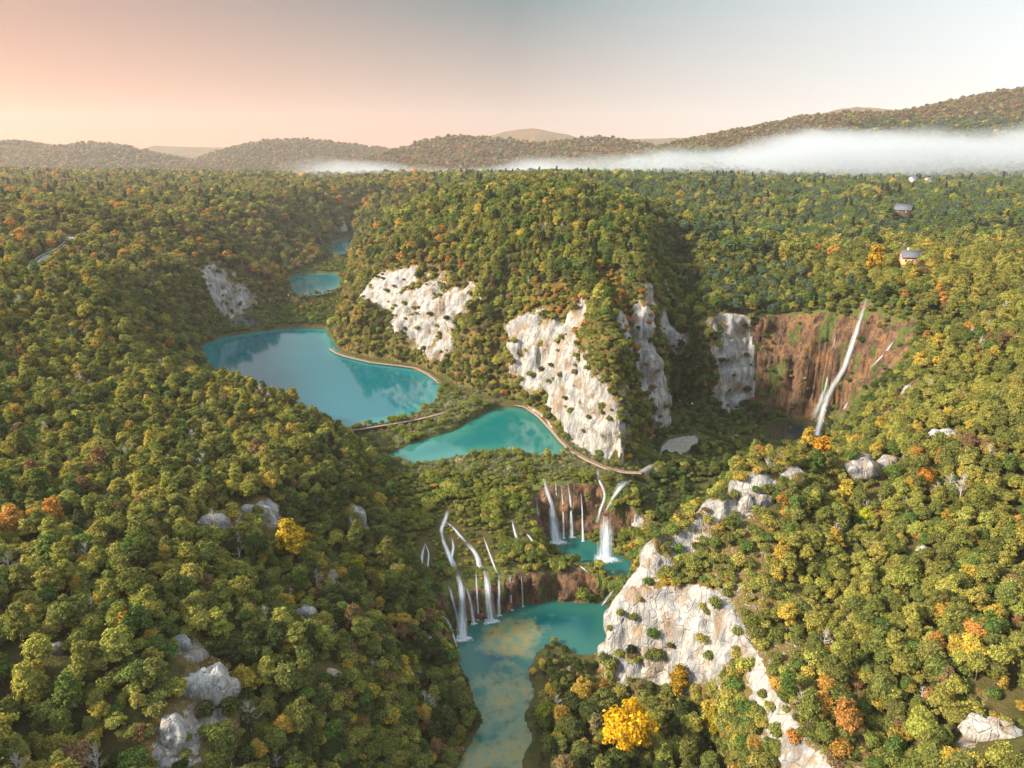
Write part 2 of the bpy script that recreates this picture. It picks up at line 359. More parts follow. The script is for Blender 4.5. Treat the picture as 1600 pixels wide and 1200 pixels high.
def fall_material():
    b = NB('falling_water')
    uv = b.n('ShaderNodeAttribute', attribute_name='strand').outputs['Vector']
    v = b.n('ShaderNodeVectorMath', {0: uv, 1: (1, .05, 1)}, operation='MULTIPLY').outputs[0]
    n = b.noise(v, 3.2, 4, .65)
    e = b.n('ShaderNodeAttribute', attribute_name='edge').outputs['Fac']
    al = b.math('MULTIPLY', b.ramp(b.math('ADD', b.math('MULTIPLY', b.math('SUBTRACT', n, .5), 1.5), b.math('MULTIPLY', e, .55)), .0, .75), .92)
    s = b.bsdf((.42, .46, .49), .55, .3)
    t = b.n('ShaderNodeBsdfTransparent').outputs[0]
    return b.out(b.n('ShaderNodeMixShader', {0: al, 1: t, 2: s}).outputs[0])
M['fall'] = fall_material()
def simple(name, c1, c2, scale=3, rough=.8, bd=.02):
    b = NB(name); n = b.noise(b.pos(), scale, 5)
    return b.out(b.bsdf(b.mix(b.ramp(n, .35, .65), c1, c2), rough, .2, bump=n, bs=.5, bd=bd))
M['planks'] = simple('weathered_planks', (.20, .13, .09), (.32, .23, .17), 2)
M['gravel'] = simple('pale_gravel', (.17, .155, .125), (.24, .215, .18), .6)
M['asphalt'] = simple('asphalt', (.16, .16, .17), (.24, .24, .25), .8)
M['plaster'] = simple('orange_plaster', (.62, .26, .13), (.68, .31, .17), 1)
M['timber'] = simple('dark_timber', (.05, .035, .028), (.09, .065, .05), 2)
M['slate'] = simple('grey_roof', (.07, .075, .09), (.12, .125, .14), 2)
M['metal'] = simple('galvanised_metal', (.40, .41, .42), (.5, .5, .5), 2, .4)
b = NB('window_glass'); M['glass'] = b.out(b.bsdf((.02, .025, .03), .1, .5))
M['chimney'] = simple('chimney_plaster', (.55, .52, .48), (.62, .6, .56), 2)

# ------------------------------------------------------------------ mesh helpers
def mesh_np(name, V, F, material=None, smooth=False):
    V = np.asarray(V, np.float32); F = np.asarray(F, np.int32); k = F.shape[1]
    me = bpy.data.meshes.new(name)
    me.vertices.add(len(V)); me.vertices.foreach_set('co', V.ravel())
    me.loops.add(F.size); me.loops.foreach_set('vertex_index', F.ravel())
    me.polygons.add(len(F)); me.polygons.foreach_set('loop_start', np.arange(0, F.size, k, dtype=np.int32))
    me.update(calc_edges=True)
    if smooth: me.polygons.foreach_set('use_smooth', np.ones(len(F), bool))
    if material: me.materials.append(material)
    me.validate()
    return me
def fattr(me, name, vals):
    a = me.attributes.new(name, 'FLOAT', 'POINT'); a.data.foreach_set('value', np.asarray(vals, np.float32))
def link(name, me, parent=None, label=None, cat=None, group=None, kind=None, loc=None):
    o = bpy.data.objects.new(name, me); C.objects.link(o)
    if loc is not None: o.location = loc
    if parent is not None: o.parent = parent
    if label: o['label'] = label
    if cat: o['category'] = cat
    if group: o['group'] = group
    if kind: o['kind'] = kind
    return o
def grid_faces(nr, nc):
    i = np.arange(nr*nc).reshape(nr, nc)
    return np.stack([i[:-1, :-1].ravel(), i[:-1, 1:].ravel(), i[1:, 1:].ravel(), i[1:, :-1].ravel()], 1)
class Geo:                              # collects boxes and tubes into one mesh
    def __init__(s): s.v = []; s.f = []; s.n = 0
    def add(s, V, F):
        s.v.append(np.asarray(V, float)); s.f.append(np.asarray(F)+s.n); s.n += len(V)
    def box(s, c, size, rz=0.0, z0=None):
        x, y, z = [a/2 for a in size]
        V = np.array([(i*x, j*y, k*z) for k in (-1, 1) for j in (-1, 1) for i in (-1, 1)])
        R = np.array([[math.cos(rz), -math.sin(rz), 0], [math.sin(rz), math.cos(rz), 0], [0, 0, 1]])
        s.add(V@R.T+np.asarray(c), [(0,2,3,1), (4,5,7,6), (0,1,5,4), (2,6,7,3), (0,4,6,2), (1,3,7,5)])
    def tube(s, pts, rad, n=6):
        pts = np.asarray(pts, float); m = len(pts); V = []
        for i in range(m):
            t = pts[min(i+1, m-1)]-pts[max(i-1, 0)]; t = t/(np.linalg.norm(t)+1e-9)
            a = np.cross(t, (1, 0, 0) if abs(t[0]) < .8 else (0, 1, 0)); a /= np.linalg.norm(a); c = np.cross(t, a)
            for k in range(n):
                q = 2*PI*k/n; V.append(pts[i]+rad[i]*(a*math.cos(q)+c*math.sin(q)))
        F = [(i*n+k, i*n+(k+1) % n, (i+1)*n+(k+1) % n, (i+1)*n+k) for i in range(m-1) for k in range(n)]
        s.add(V, F)
    def mesh(s, name, m, smooth=False): return mesh_np(name, np.concatenate(s.v), np.concatenate(s.f), m, smooth)

# ------------------------------------------------------------------ terrain and cliffs
ys = [45.0]
while ys[-1] < 6250: ys.append(ys[-1]+.5+.0046*ys[-1])
ys = np.array(ys); NC = 640
ss = np.linspace(-1, 1, NC)
GY = np.repeat(ys[:, None], NC, 1); GX = ss[None]*(.80*ys[:, None]+75)
GH, GD, GT, GL = height(GX, GY, True)
P0 = np.stack([GX, GY, GH], -1)
du = np.gradient(P0, axis=1); dv = np.gradient(P0, axis=0)
GN = np.cross(du, dv); GN /= np.linalg.norm(GN, axis=-1, keepdims=True)+1e-9
STEEP = GN[..., 2]
def rock_disp(P, N):
    x, y, z = P[..., 0], P[..., 1], P[..., 2]
    k = np.clip((.80-N[..., 2])/.3, 0, 1)*np.clip((900-y)/200, 0, 1)
    r1 = 2*np.abs(vnoise(x/9, y/9, z/15, 71))-.6; r2 = 2*np.abs(vnoise(x/4, y/4, z/5.5, 72))-.6
    r3 = vnoise(x/1.9, y/1.9, z/2.4, 73); r4 = vnoise(x/.9, y/.9, z/1.0, 74)
    led = vnoise(x/24, y/24, z/3.6, 75); led = np.sign(led)*np.abs(led)**.6
    dsp = 1.7*r1+.8*r2+.34*r3+.14*r4+.8*led
    return P + N*(dsp*k)[..., None]
PD = rock_disp(P0, GN)
def hits(pts):
    y = np.concatenate([np.arange(60, 420, .4), np.arange(420, 1200, 3.)])
    dirs = np.array([ray(*p) for p in pts]); T = y[None]/dirs[:, 1:2]
    X = dirs[:, :1]*T; Z = CAM_H+dirs[:, 2:3]*T; H = height(X, np.broadcast_to(y[None], X.shape).copy())
    b = Z < H; i = np.where(b.any(1), np.argmax(b, 1), len(y)-1); r = np.arange(len(pts))
    return np.stack([X[r, i], y[i], H[r, i]], 1)
BARE_AT = [(700,500,8),(820,520,8),(1000,500,7),(1020,470,7),(885,530,13),(870,600,15),(910,660,14),(940,705,9),(845,575,10),(860,545,12),(890,630,15),(925,690,12),(975,510,8),(1000,560,8),(1040,450,7),(1048,520,8),(1030,600,9),(1040,645,8),(585,445,13),(625,450,14),(645,475,16),(665,510,11),(722,470,9),(740,480,7),(690,545,6),(345,445,17),(365,478,17),(1140,495,9),(1152,565,11),(1142,615,9),
 (1200,560,14),(1240,580,18),(1290,560,16),(1330,560,17),(1385,550,12),(1220,520,12),(1320,610,12),(960,960,9),(1010,985,10),(1060,985,10),(1020,1030,9),(1120,935,8),(1170,920,7),(1180,970,7),(1222,1005,7),(1245,1060,7),(1272,1110,7),(1300,1170,8),(1170,860,7),(1165,910,8),(1192,960,8),(1216,1010,8),(1240,1060,8),(1265,1110,8),(1290,1160,8),(1315,1210,8),(1195,1000,6),(1150,950,6),(1225,1060,6),(1258,1130,6),(1290,1200,7),(1330,1230,6),(1070,860,4),(1120,850,4),(1150,870,5),(1165,840,5),(1030,890,4),(1350,735,5),(1470,685,5),(1560,1150,5),(1530,1120,4),(1590,1175,5),(300,1120,4),(270,1165,4),(420,803,4),(300,825,3),(480,965,3.5),(565,812,3.5),(120,945,2.5),(245,930,2.5),(90,1020,2.5),(290,1010,3),(1440,870,4),(1390,655,4),(1420,610,4),(1345,470,6),(1100,1015,8),(1010,905,4),(1160,800,4),(860,800,9),(900,795,9),(970,840,8),(820,920,9),(870,912,9),(760,922,7),(725,935,6),(330,1085,5),(360,812,5)]
bare_p = hits([b_[:2] for b_ in BARE_AT]); crest_pts = [(36,175,0), (45,178,0), (54,181,0), (62,185,0), (70,188,0), (80,191,0)]
bare_r = np.array([b_[2] for b_ in BARE_AT], float)*1.15
_cp = np.array(crest_pts, float); _cp[:, 2] = height(_cp[:, 0], _cp[:, 1]); bare_p = np.r_[bare_p, _cp]; bare_r = np.r_[bare_r, np.full(len(_cp), 5.0)]
def bareness(P):                        # 1 on the open rock faces, 0 where plants have taken hold
    P = np.asarray(P, float); r = np.zeros(P.shape[:-1])
    for c, q in zip(bare_p, bare_r):
        r = np.maximum(r, 1.35-np.sqrt(((P-c)**2).sum(-1))/q*.75)
    r = r+.42*fbm(P[..., 0]/7, P[..., 1]/7, P[..., 2]/9, octv=3, seed=88)
    return np.clip(r*1.7-.35, 0, 1)
quad_i = np.arange(len(ys)*NC).reshape(len(ys), NC)
cell_nz = (STEEP[:-1, :-1]+STEEP[1:, :-1]+STEEP[:-1, 1:]+STEEP[1:, 1:])/4
cell_y = GY[:-1, :-1]; cell_x = (GX[:-1, :-1]+GX[1:, 1:])/2
cell_l = np.minimum(GL[:-1, :-1], GL[1:, 1:])
cell_P = (PD[:-1, :-1]+PD[1:, 1:])/2; cell_b = np.zeros(cell_nz.shape); mm = (cell_y < 640) & (cell_nz < .97) & (np.abs(cell_x) < .8*cell_y)
cell_b[mm] = bareness(cell_P[mm])
is_cliff = ((cell_nz < .70) | (cell_b > .25)) & (cell_y < 720) & (cell_l > -1.3)
CLIFFS = [  # name, seed place, material, label
 ('rock_cliff', D(885,600,279)[:2], 'limestone', 'tall white limestone cliff with a pointed top above the boardwalk bend'),
 ('rock_cliff', D(1040,560,330)[:2], 'limestone', 'pale rock buttress on the left side of the dark narrow gorge'),
 ('rock_cliff', D(640,470,400)[:2], 'limestone', 'white cliff band in forest above the large turquoise lake'),
 ('rock_cliff', D(350,460,520)[:2], 'limestone', 'distant grey white cliff at the left shore by the small inlet'),
 ('rock_cliff', D(1140,560,335)[:2], 'limestone', 'white curved cliff between the narrow gorge and the brown rock wall'),
 ('tufa_wall', D(1235,580,343)[:2], 'tufa', 'rust brown mossy rock wall beside the tallest waterfall'),
 ('rock_cliff', (30,164), 'limestone', 'sheer shaded grey cliff face of the crag beside the lower pool'),
 ('rock_cliff', (53,130), 'limestone', 'steep pale rock rib falling to the bottom of the right foreground'),
 ('rock_cliff', (56,212), 'limestone', 'rocky back flank of the foreground crag'),
 ('tufa_wall', (5,190), 'tufa', 'brown overhung travertine wall behind the lower row of waterfalls'),
 ('tufa_wall', (-15,186), 'tufa', 'brown travertine wall behind the big left waterfall'),
 ('tufa_wall', (21,198), 'tufa', 'mossy travertine wall over the right half of the lower pool'),
 ('tufa_wall', (22,232), 'tufa', 'brown travertine wall behind the upper row of waterfalls'),
 ('rock_cliff', (100,420), 'limestone', 'shadowed upper rock walls of the narrow wooded gorge'),
 ('rock_cliff', (-36,206), 'limestone', 'rocky bank left of the lower cascades under the forest'),
 ('rock_cliff', (-22,110), 'limestone', 'broken pale rock showing through the left forest slope'),
 ('rock_cliff', (-95,285), 'limestone', 'steep wooded rock bank on the near left lake shore')]
seeds = np.array([c[1] for c in CLIFFS])
ci = np.argwhere(is_cliff)
cx = np.stack([cell_x[is_cliff], cell_y[is_cliff]], 1)
own = np.argmin(((cx[:, None]-seeds[None])**2).sum(-1), 1)
K = 4; uu = np.linspace(0, 1, K+1); uv_ = np.stack(np.meshgrid(uu, uu), -1).reshape(-1, 2)
keep = ~is_cliff
CLIFFPTS = []
def components(sel):                    # connected groups of cells
    idx = {tuple(c): i for i, c in enumerate(sel)}; seen = np.full(len(sel), -1); n = 0
    for i in range(len(sel)):
        if seen[i] >= 0: continue
        st = [i]; seen[i] = n
        while st:
            j = st.pop(); r, c = sel[j]
            for q in ((r+1, c), (r-1, c), (r, c+1), (r, c-1)):
                m = idx.get(q)
                if m is not None and seen[m] < 0: seen[m] = n; st.append(m)
        n += 1
    return seen, n
for k, (nm, _, mk, lab) in enumerate(CLIFFS):
    allsel = ci[own == k]
    if len(allsel) == 0: continue
    comp, ncomp = components(allsel)
    order = np.argsort(-np.bincount(comp)) if len(comp) else []
    for q, cidx in enumerate(order):
        sel = allsel[comp == cidx]
        if len(sel) < (30 if q == 0 else 45): keep[sel[:, 0], sel[:, 1]] = True; continue
        a, b2 = sel[:, 0], sel[:, 1]
        kk = 4 if len(sel) < 9000 else 3
        uu = np.linspace(0, 1, kk+1); uvk = np.stack(np.meshgrid(uu, uu), -1).reshape(-1, 2)
        def bil(A):
            s = uvk[None, :, 0, None]; t = uvk[None, :, 1, None]
            return A[a, b2][:, None]*(1-s)*(1-t)+A[a, b2+1][:, None]*s*(1-t)+A[a+1, b2][:, None]*(1-s)*t+A[a+1, b2+1][:, None]*s*t
        Pb = bil(P0); Nb = bil(GN); Nb /= np.linalg.norm(Nb, axis=-1, keepdims=True)
        V = rock_disp(Pb.reshape(-1, 3), Nb.reshape(-1, 3))
        f0 = grid_faces(kk+1, kk+1); F = (f0[None]+np.arange(len(sel))[:, None, None]*(kk+1)**2).reshape(-1, 4)
        key = np.round(Pb.reshape(-1, 3)*200).astype(np.int64)
        _, first, inv = np.unique(key, axis=0, return_index=True, return_inverse=True)
        V = V[first]; F = inv.ravel()[F]
        nzb = Nb.reshape(-1, 3)[first][:, 2]; bn = bareness(V); veg = np.maximum(np.clip((nzb-.63)/.24, 0, 1)*(1-.62*bn), .85*(1-bn)); CLIFFPTS.append((V, F, veg, mk))
        cme = mesh_np(nm, V, F, M[mk], True); fattr(cme, 'veg', veg)
        if q == 0: link(nm, cme, label=lab, cat='cliff')
        else: link('rock_outcrop', cme, label=['', 'largest', 'second', 'third', 'fourth', 'fifth', 'sixth', 'seventh', 'eighth', 'ninth', 'tenth'][min(q, 10)]+' of the small outcrops near the '+' '.join(lab.split()[:9]), cat='outcrop', group='outcrops beside the '+' '.join(lab.split()[:9]))
fi = np.stack([quad_i[:-1, :-1], quad_i[:-1, 1:], quad_i[1:, 1:], quad_i[1:, :-1]], -1)[keep]
me = mesh_np('terrain', PD.reshape(-1, 3), fi, M['ground'], True)
link('terrain', me, kind='structure')
print('cliff cells', len(ci), 'terrain quads', len(fi))

# ------------------------------------------------------------------ water
def lake(name, key, m, step):
    z, poly = LK[key]; mn = poly.min(0)-3; mx = poly.max(0)+3
    nx = int((mx[0]-mn[0])/step)+2; ny = int((mx[1]-mn[1])/step)+2
    X, Y = np.meshgrid(np.linspace(mn[0], mx[0], nx), np.linspace(mn[1], mx[1], ny))
    s = sdist(X, Y, poly); F = grid_faces(ny, nx)
    F = F[(s.ravel()[F] < 2.2).any(1)]
    me = mesh_np(name, np.stack([X, Y, X*0+z], -1).reshape(-1, 3), F, M[m])
    fattr(me, 'depth', np.clip(-s/14, 0, 1).ravel())
    if key == 'lower_pool':
        px, py, _ = project(np.stack([X, Y, X*0+z], -1))
        sand = np.exp(-(((px-800)/55)**2+((py-1000)/38)**2))*1.1 + np.clip((py-1030)/60, 0, .62)
        fattr(me, 'sand', np.clip(sand, 0, 1).ravel())
    link(name, me, kind='structure')
lake('lower_pool_water', 'lower_pool', 'pool', .8); lake('terrace_pool_water', 'terrace_pool', 'pool', .8)
lake('reed_lake_water', 'reed_lake', 'reedlake', 1.5); lake('main_lake_water', 'main_lake', 'lake', 2.5)
lake('upper_lake_water', 'upper_lake', 'lake', 4); lake('far_lake_water', 'far_lake', 'lake', 6)
lake('inlet_pool_water', 'inlet_pool', 'darkpool', 3); lake('plunge_pool_water', 'plunge_pool', 'darkpool', 1.5)
#PART2
# ------------------------------------------------------------------ ray hits on the ground
def hit(px, py, y0=60., y1=2500.):
    d = ray(px, py); t = np.concatenate([np.arange(y0, 700, .5), np.arange(700, y1, 4.)])/d[1]
    h = height(d[0]*t, d[1]*t); below = (CAM_H+d[2]*t) < h
    i = int(np.argmax(below)) if below.any() else len(t)-1
    return np.array([d[0]*t[i], d[1]*t[i], h[i]])
def hits(pts):
    y = np.concatenate([np.arange(60, 420, .4), np.arange(420, 1200, 3.)])
    dirs = np.array([ray(*p) for p in pts]); T = y[None]/dirs[:, 1:2]
    X = dirs[:, :1]*T; Z = CAM_H+dirs[:, 2:3]*T; H = height(X, np.broadcast_to(y[None], X.shape).copy())
    b = Z < H; i = np.where(b.any(1), np.argmax(b, 1), len(y)-1); r = np.arange(len(pts))
    return np.stack([X[r, i], y[i], H[r, i]], 1)
def spline(pts, n):
    p = np.asarray(pts, float); seg = np.r_[0, np.cumsum(np.linalg.norm(np.diff(p, axis=0), axis=1))]
    q = np.linspace(0, seg[-1], n); r = np.stack([np.interp(q, seg, p[:, k]) for k in range(p.shape[1])], 1)
    for _ in range(3):
        r[1:-1] = (r[:-2]+2*r[1:-1]+r[2:])/4
    return r

# ------------------------------------------------------------------ tree models
def leaves(cent, nrm, size, rng):
    n = len(cent)
    a = np.cross(nrm, rng.normal(size=(n, 3))); a /= np.linalg.norm(a, axis=1, keepdims=True)+1e-9
    b = np.cross(nrm, a); s = size[:, None]
    bend = nrm*s*.25
    V = np.stack([cent-a*s*.95, cent-b*s*.5+bend, cent+a*s*1.05, cent+b*s*.55+bend], 1).reshape(-1, 3)
    return V, np.arange(4*n).reshape(n, 4)
def crown_mesh(name, seed, n, size, R=3.0, z0=2.0, z1=9.2, clumps=75, crad=.85, shape='round', matl=None):
    rng = np.random.default_rng(seed); zc = (z0+z1)/2; hz = (z1-z0)/2
    u = rng.normal(size=(clumps, 3)); u /= np.linalg.norm(u, axis=1, keepdims=True)
    u[:, 2] = np.where(u[:, 2] < -.35, -u[:, 2]*.6, u[:, 2])
    rr = rng.uniform(.45, 1.0, clumps)**.6
    lump = 1+.45*vnoise(u[:, 0]*1.6+seed, u[:, 1]*1.6, u[:, 2]*1.6, seed)
    c = u*(rr*lump)[:, None]*np.array([R-.5, R-.5, hz-.4])
    if shape == 'cone':
        q = rng.uniform(0, 1, clumps)**.75; ang = rng.uniform(0, 2*PI, clumps); rad = R*(1-q)*rng.uniform(.5, 1, clumps)+.15
        c = np.stack([np.cos(ang)*rad, np.sin(ang)*rad, -hz+q*2*hz], 1)
    if shape == 'egg':
        c[:, :2] *= (1-.42*c[:, 2:3]/hz); c[:, :2] += rng.normal(size=2)*.3*(c[:, 2:3]/hz)
    c[:, 2] += zc
    cr = crad*rng.uniform(.65, 1.35, clumps)
    k = rng.integers(0, clumps, n); v = rng.normal(size=(n, 3)); v /= np.linalg.norm(v, axis=1, keepdims=True)
    v[:, 2] = np.where(rng.random(n) < .65, np.abs(v[:, 2]), v[:, 2])
    stray = np.where(rng.random(n) < .16, rng.uniform(1.1, 1.75, n), 1.0)
    p = c[k]+v*(cr[k]*stray*rng.uniform(.35, 1.05, n)**.5)[:, None]*np.array([1, 1, .72])
    out = p-np.array([0, 0, zc-1]); out /= np.linalg.norm(out, axis=1, keepdims=True)
    nr = out*.55+v*.45+rng.normal(size=(n, 3))*.55+np.array([0, 0, .35]); nr /= np.linalg.norm(nr, axis=1, keepdims=True)
    V, F = leaves(p, nr, size*rng.uniform(.6, 1.35, n), rng)
    return mesh_np(name, V, F, matl or M['leaf']), c
def trunk_mesh(name, seed, cl, z1=9.2, r=.17, m='bark', limbs=9):
    rng = np.random.default_rng(seed); g = Geo()
    lean = rng.normal(size=2)*.25
    st = np.array([(lean[0]*(z/z1)**2, lean[1]*(z/z1)**2, z) for z in np.linspace(-1.2, z1*.82, 7)])
    g.tube(st, np.linspace(r, r*.25, 7), 6)
    for i in rng.choice(len(cl), min(limbs, len(cl)), replace=False):
        e = cl[i]; zb = max(1.2, e[2]*.55); s0 = np.array([lean[0]*(zb/z1)**2, lean[1]*(zb/z1)**2, zb])
        mid = (s0+e)/2+np.array([0, 0, .3])+rng.normal(size=3)*.15
        g.tube([s0, mid, e], [r*.45, r*.28, r*.1], 4)
    return g.mesh(name, M[m], True)
TREES = {}
for i in range(6):
    cm, cl = crown_mesh('crown', 100+i, 6000, .28, R=2.3+.35*(i % 3), z0=.7, z1=7.0+.9*(i % 4), clumps=58+8*i, crad=.72, shape='egg' if i % 2 else 'round')
    TREES['broad%d' % i] = (cm, trunk_mesh('trunk', 100+i, cl, 8.6))
cm, cl = crown_mesh('crown', 140, 5200, .22, R=2.3, z0=1.2, z1=11, clumps=150, crad=.55, shape='cone'); TREES['spruce'] = (cm, trunk_mesh('trunk', 140, cl, 11.5, limbs=20))
for i in range(3):
    cm, cl = crown_mesh('crown', 150+i, 1500, .21, R=1.7, z0=.1, z1=2.9, clumps=34, crad=.6); TREES['shrub%d' % i] = (cm, trunk_mesh('trunk', 150+i, cl, 2.6, .07, limbs=7))
for i in range(4):
    cm, cl = crown_mesh('crown', 160+i, 1100, .46, R=2.9, z0=.8, z1=8.4+.5*i, clumps=30, crad=1.15); TREES['mid%d' % i] = (cm, None)
cm, cl = crown_mesh('crown', 170, 800, .5, R=2.3, z0=1, z1=11.5, clumps=90, crad=.6, shape='cone'); TREES['midspruce'] = (cm, None)
for i in range(2):
    cm, cl = crown_mesh('crown', 180+i, 150, 1.15, R=3.1, z0=1, z1=8.5, clumps=26, crad=1.1); TREES['far%d' % i] = (cm, None)
def reed_mesh(name, seed):
    rng = np.random.default_rng(seed); n = 70; V = []; F = []
    for i in range(n):
        b = np.r_[rng.normal(size=2)*.42, 0]; h = rng.uniform(.8, 1.7); ln = np.r_[rng.normal(size=2)*.35, h]; w_ = .05
        a = rng.uniform(0, PI); sd_ = np.array([math.cos(a), math.sin(a), 0])*w_; k = len(V)
        V += [b-sd_, b+sd_, b+ln*.6+sd_*.8, b+ln*.6-sd_*.8]; F.append((k, k+1, k+2, k+3)); k = len(V)
        V += [b+ln*.6-sd_*.8, b+ln*.6+sd_*.8, b+ln+sd_*.2+np.array([ln[0]*.4, ln[1]*.4, -.1]), b+ln-sd_*.2]; F.append((k, k+1, k+2, k+3))
    return mesh_np(name, V, F, M['leaf'])
for i in range(2): TREES['reed%d' % i] = (reed_mesh('reed', 190+i), None)
def bare_mesh(seed):
    rng = np.random.default_rng(seed); g = Geo()
    g.tube([(0, 0, -1), (.1, 0, 2), (.05, .1, 4.5), (.1, .1, 7.5)], [.16, .12, .08, .02], 6)
    for i in range(26):
        z = rng.uniform(2, 6.8); a = rng.uniform(0, 2*PI); L = (8.2-z)*.5*rng.uniform(.6, 1); e = np.array([math.cos(a)*L, math.sin(a)*L, z+L*rng.uniform(.5, 1.1)])
        b0 = np.array([.07, .05, z]); m_ = (b0+e)/2+rng.normal(size=3)*.15; g.tube([b0, m_, e], [.05, .035, .012], 4)
        for j in range(4):
            s0 = m_+(e-m_)*rng.random(); g.tube([s0, s0+rng.normal(size=3)*.45+np.array([0, 0, .5])], [.022, .008], 3)
    return g.mesh('branches', M['pale_bark'], True)
BARE = bare_mesh(5)
TREES['bare'] = (BARE, None)
NAMES = list(TREES); VIDX = {k: i for i, k in enumerate(NAMES)}

# source models for the instanced woods live in a collection outside the scene
SRC = bpy.data.collections.new('foliage_models')
for i, k in enumerate(NAMES):
    cm, tm = TREES[k]
    if tm is None: me2 = cm
    else:
        nv = len(cm.vertices); a = np.empty(nv*3, np.float32); cm.vertices.foreach_get('co', a)
        f = np.empty(len(cm.loops), np.int32); cm.loops.foreach_get('vertex_index', f)
        nv2 = len(tm.vertices); a2 = np.empty(nv2*3, np.float32); tm.vertices.foreach_get('co', a2)
        f2 = np.empty(len(tm.loops), np.int32); tm.loops.foreach_get('vertex_index', f2)
        me2 = mesh_np(k, np.r_[a.reshape(-1, 3), a2.reshape(-1, 3)], np.r_[f.reshape(-1, 4), f2.reshape(-1, 4)+nv])
        me2.materials.append(M['leaf']); me2.materials.append(M['bark'])
        mi = np.zeros(len(me2.polygons), np.int32); mi[len(cm.polygons):] = 1; me2.polygons.foreach_set('material_index', mi)
    o = bpy.data.objects.new('%02d_%s' % (i, k), me2); SRC.objects.link(o)
def scatter(name, P, var, rot, scl, tint, label, cat):
    me = bpy.data.meshes.new(name); me.vertices.add(len(P)); me.vertices.foreach_set('co', np.asarray(P, np.float32).ravel())
    for nm, tp, vals, key in (('var', 'INT', var, 'value'), ('rot', 'FLOAT', rot, 'value')):
        a = me.attributes.new(nm, tp, 'POINT'); a.data.foreach_set(key, np.asarray(vals, np.int32 if tp == 'INT' else np.float32))
    a = me.attributes.new('scl', 'FLOAT_VECTOR', 'POINT'); a.data.foreach_set('vector', np.asarray(scl, np.float32).ravel())
    a = me.attributes.new('tint', 'FLOAT_COLOR', 'POINT'); a.data.foreach_set('color', np.c_[tint, np.ones(len(P))].astype(np.float32).ravel())
    o = link(name, me, label=label, cat=cat, kind='stuff')
    ng = bpy.data.node_groups.new(name, 'GeometryNodeTree')
    ng.interface.new_socket('Geometry', in_out='INPUT', socket_type='NodeSocketGeometry'); ng.interface.new_socket('Geometry', in_out='OUTPUT', socket_type='NodeSocketGeometry')
    N = ng.nodes.new; L = ng.links.new
    gi = N('NodeGroupInput'); go = N('NodeGroupOutput'); ip = N('GeometryNodeInstanceOnPoints'); cf = N('GeometryNodeCollectionInfo')
    cf.inputs['Collection'].default_value = SRC; cf.inputs['Separate Children'].default_value = True; cf.inputs['Reset Children'].default_value = True
    def na(nm, tp):
        n = N('GeometryNodeInputNamedAttribute'); n.data_type = tp; n.inputs[0].default_value = nm; return n.outputs[0]
    L(gi.outputs[0], ip.inputs['Points']); L(cf.outputs[0], ip.inputs['Instance']); ip.inputs['Pick Instance'].default_value = True
    L(na('var', 'INT'), ip.inputs['Instance Index'])
    cx_ = N('ShaderNodeCombineXYZ'); L(na('rot', 'FLOAT'), cx_.inputs[2])
    er = N('FunctionNodeEulerToRotation'); L(cx_.outputs[0], er.inputs[0]); L(er.outputs[0], ip.inputs['Rotation'])
    L(na('scl', 'FLOAT_VECTOR'), ip.inputs['Scale']); L(ip.outputs[0], go.inputs[0])
    md = o.modifiers.new('scatter', 'NODES'); md.node_group = ng
    return o

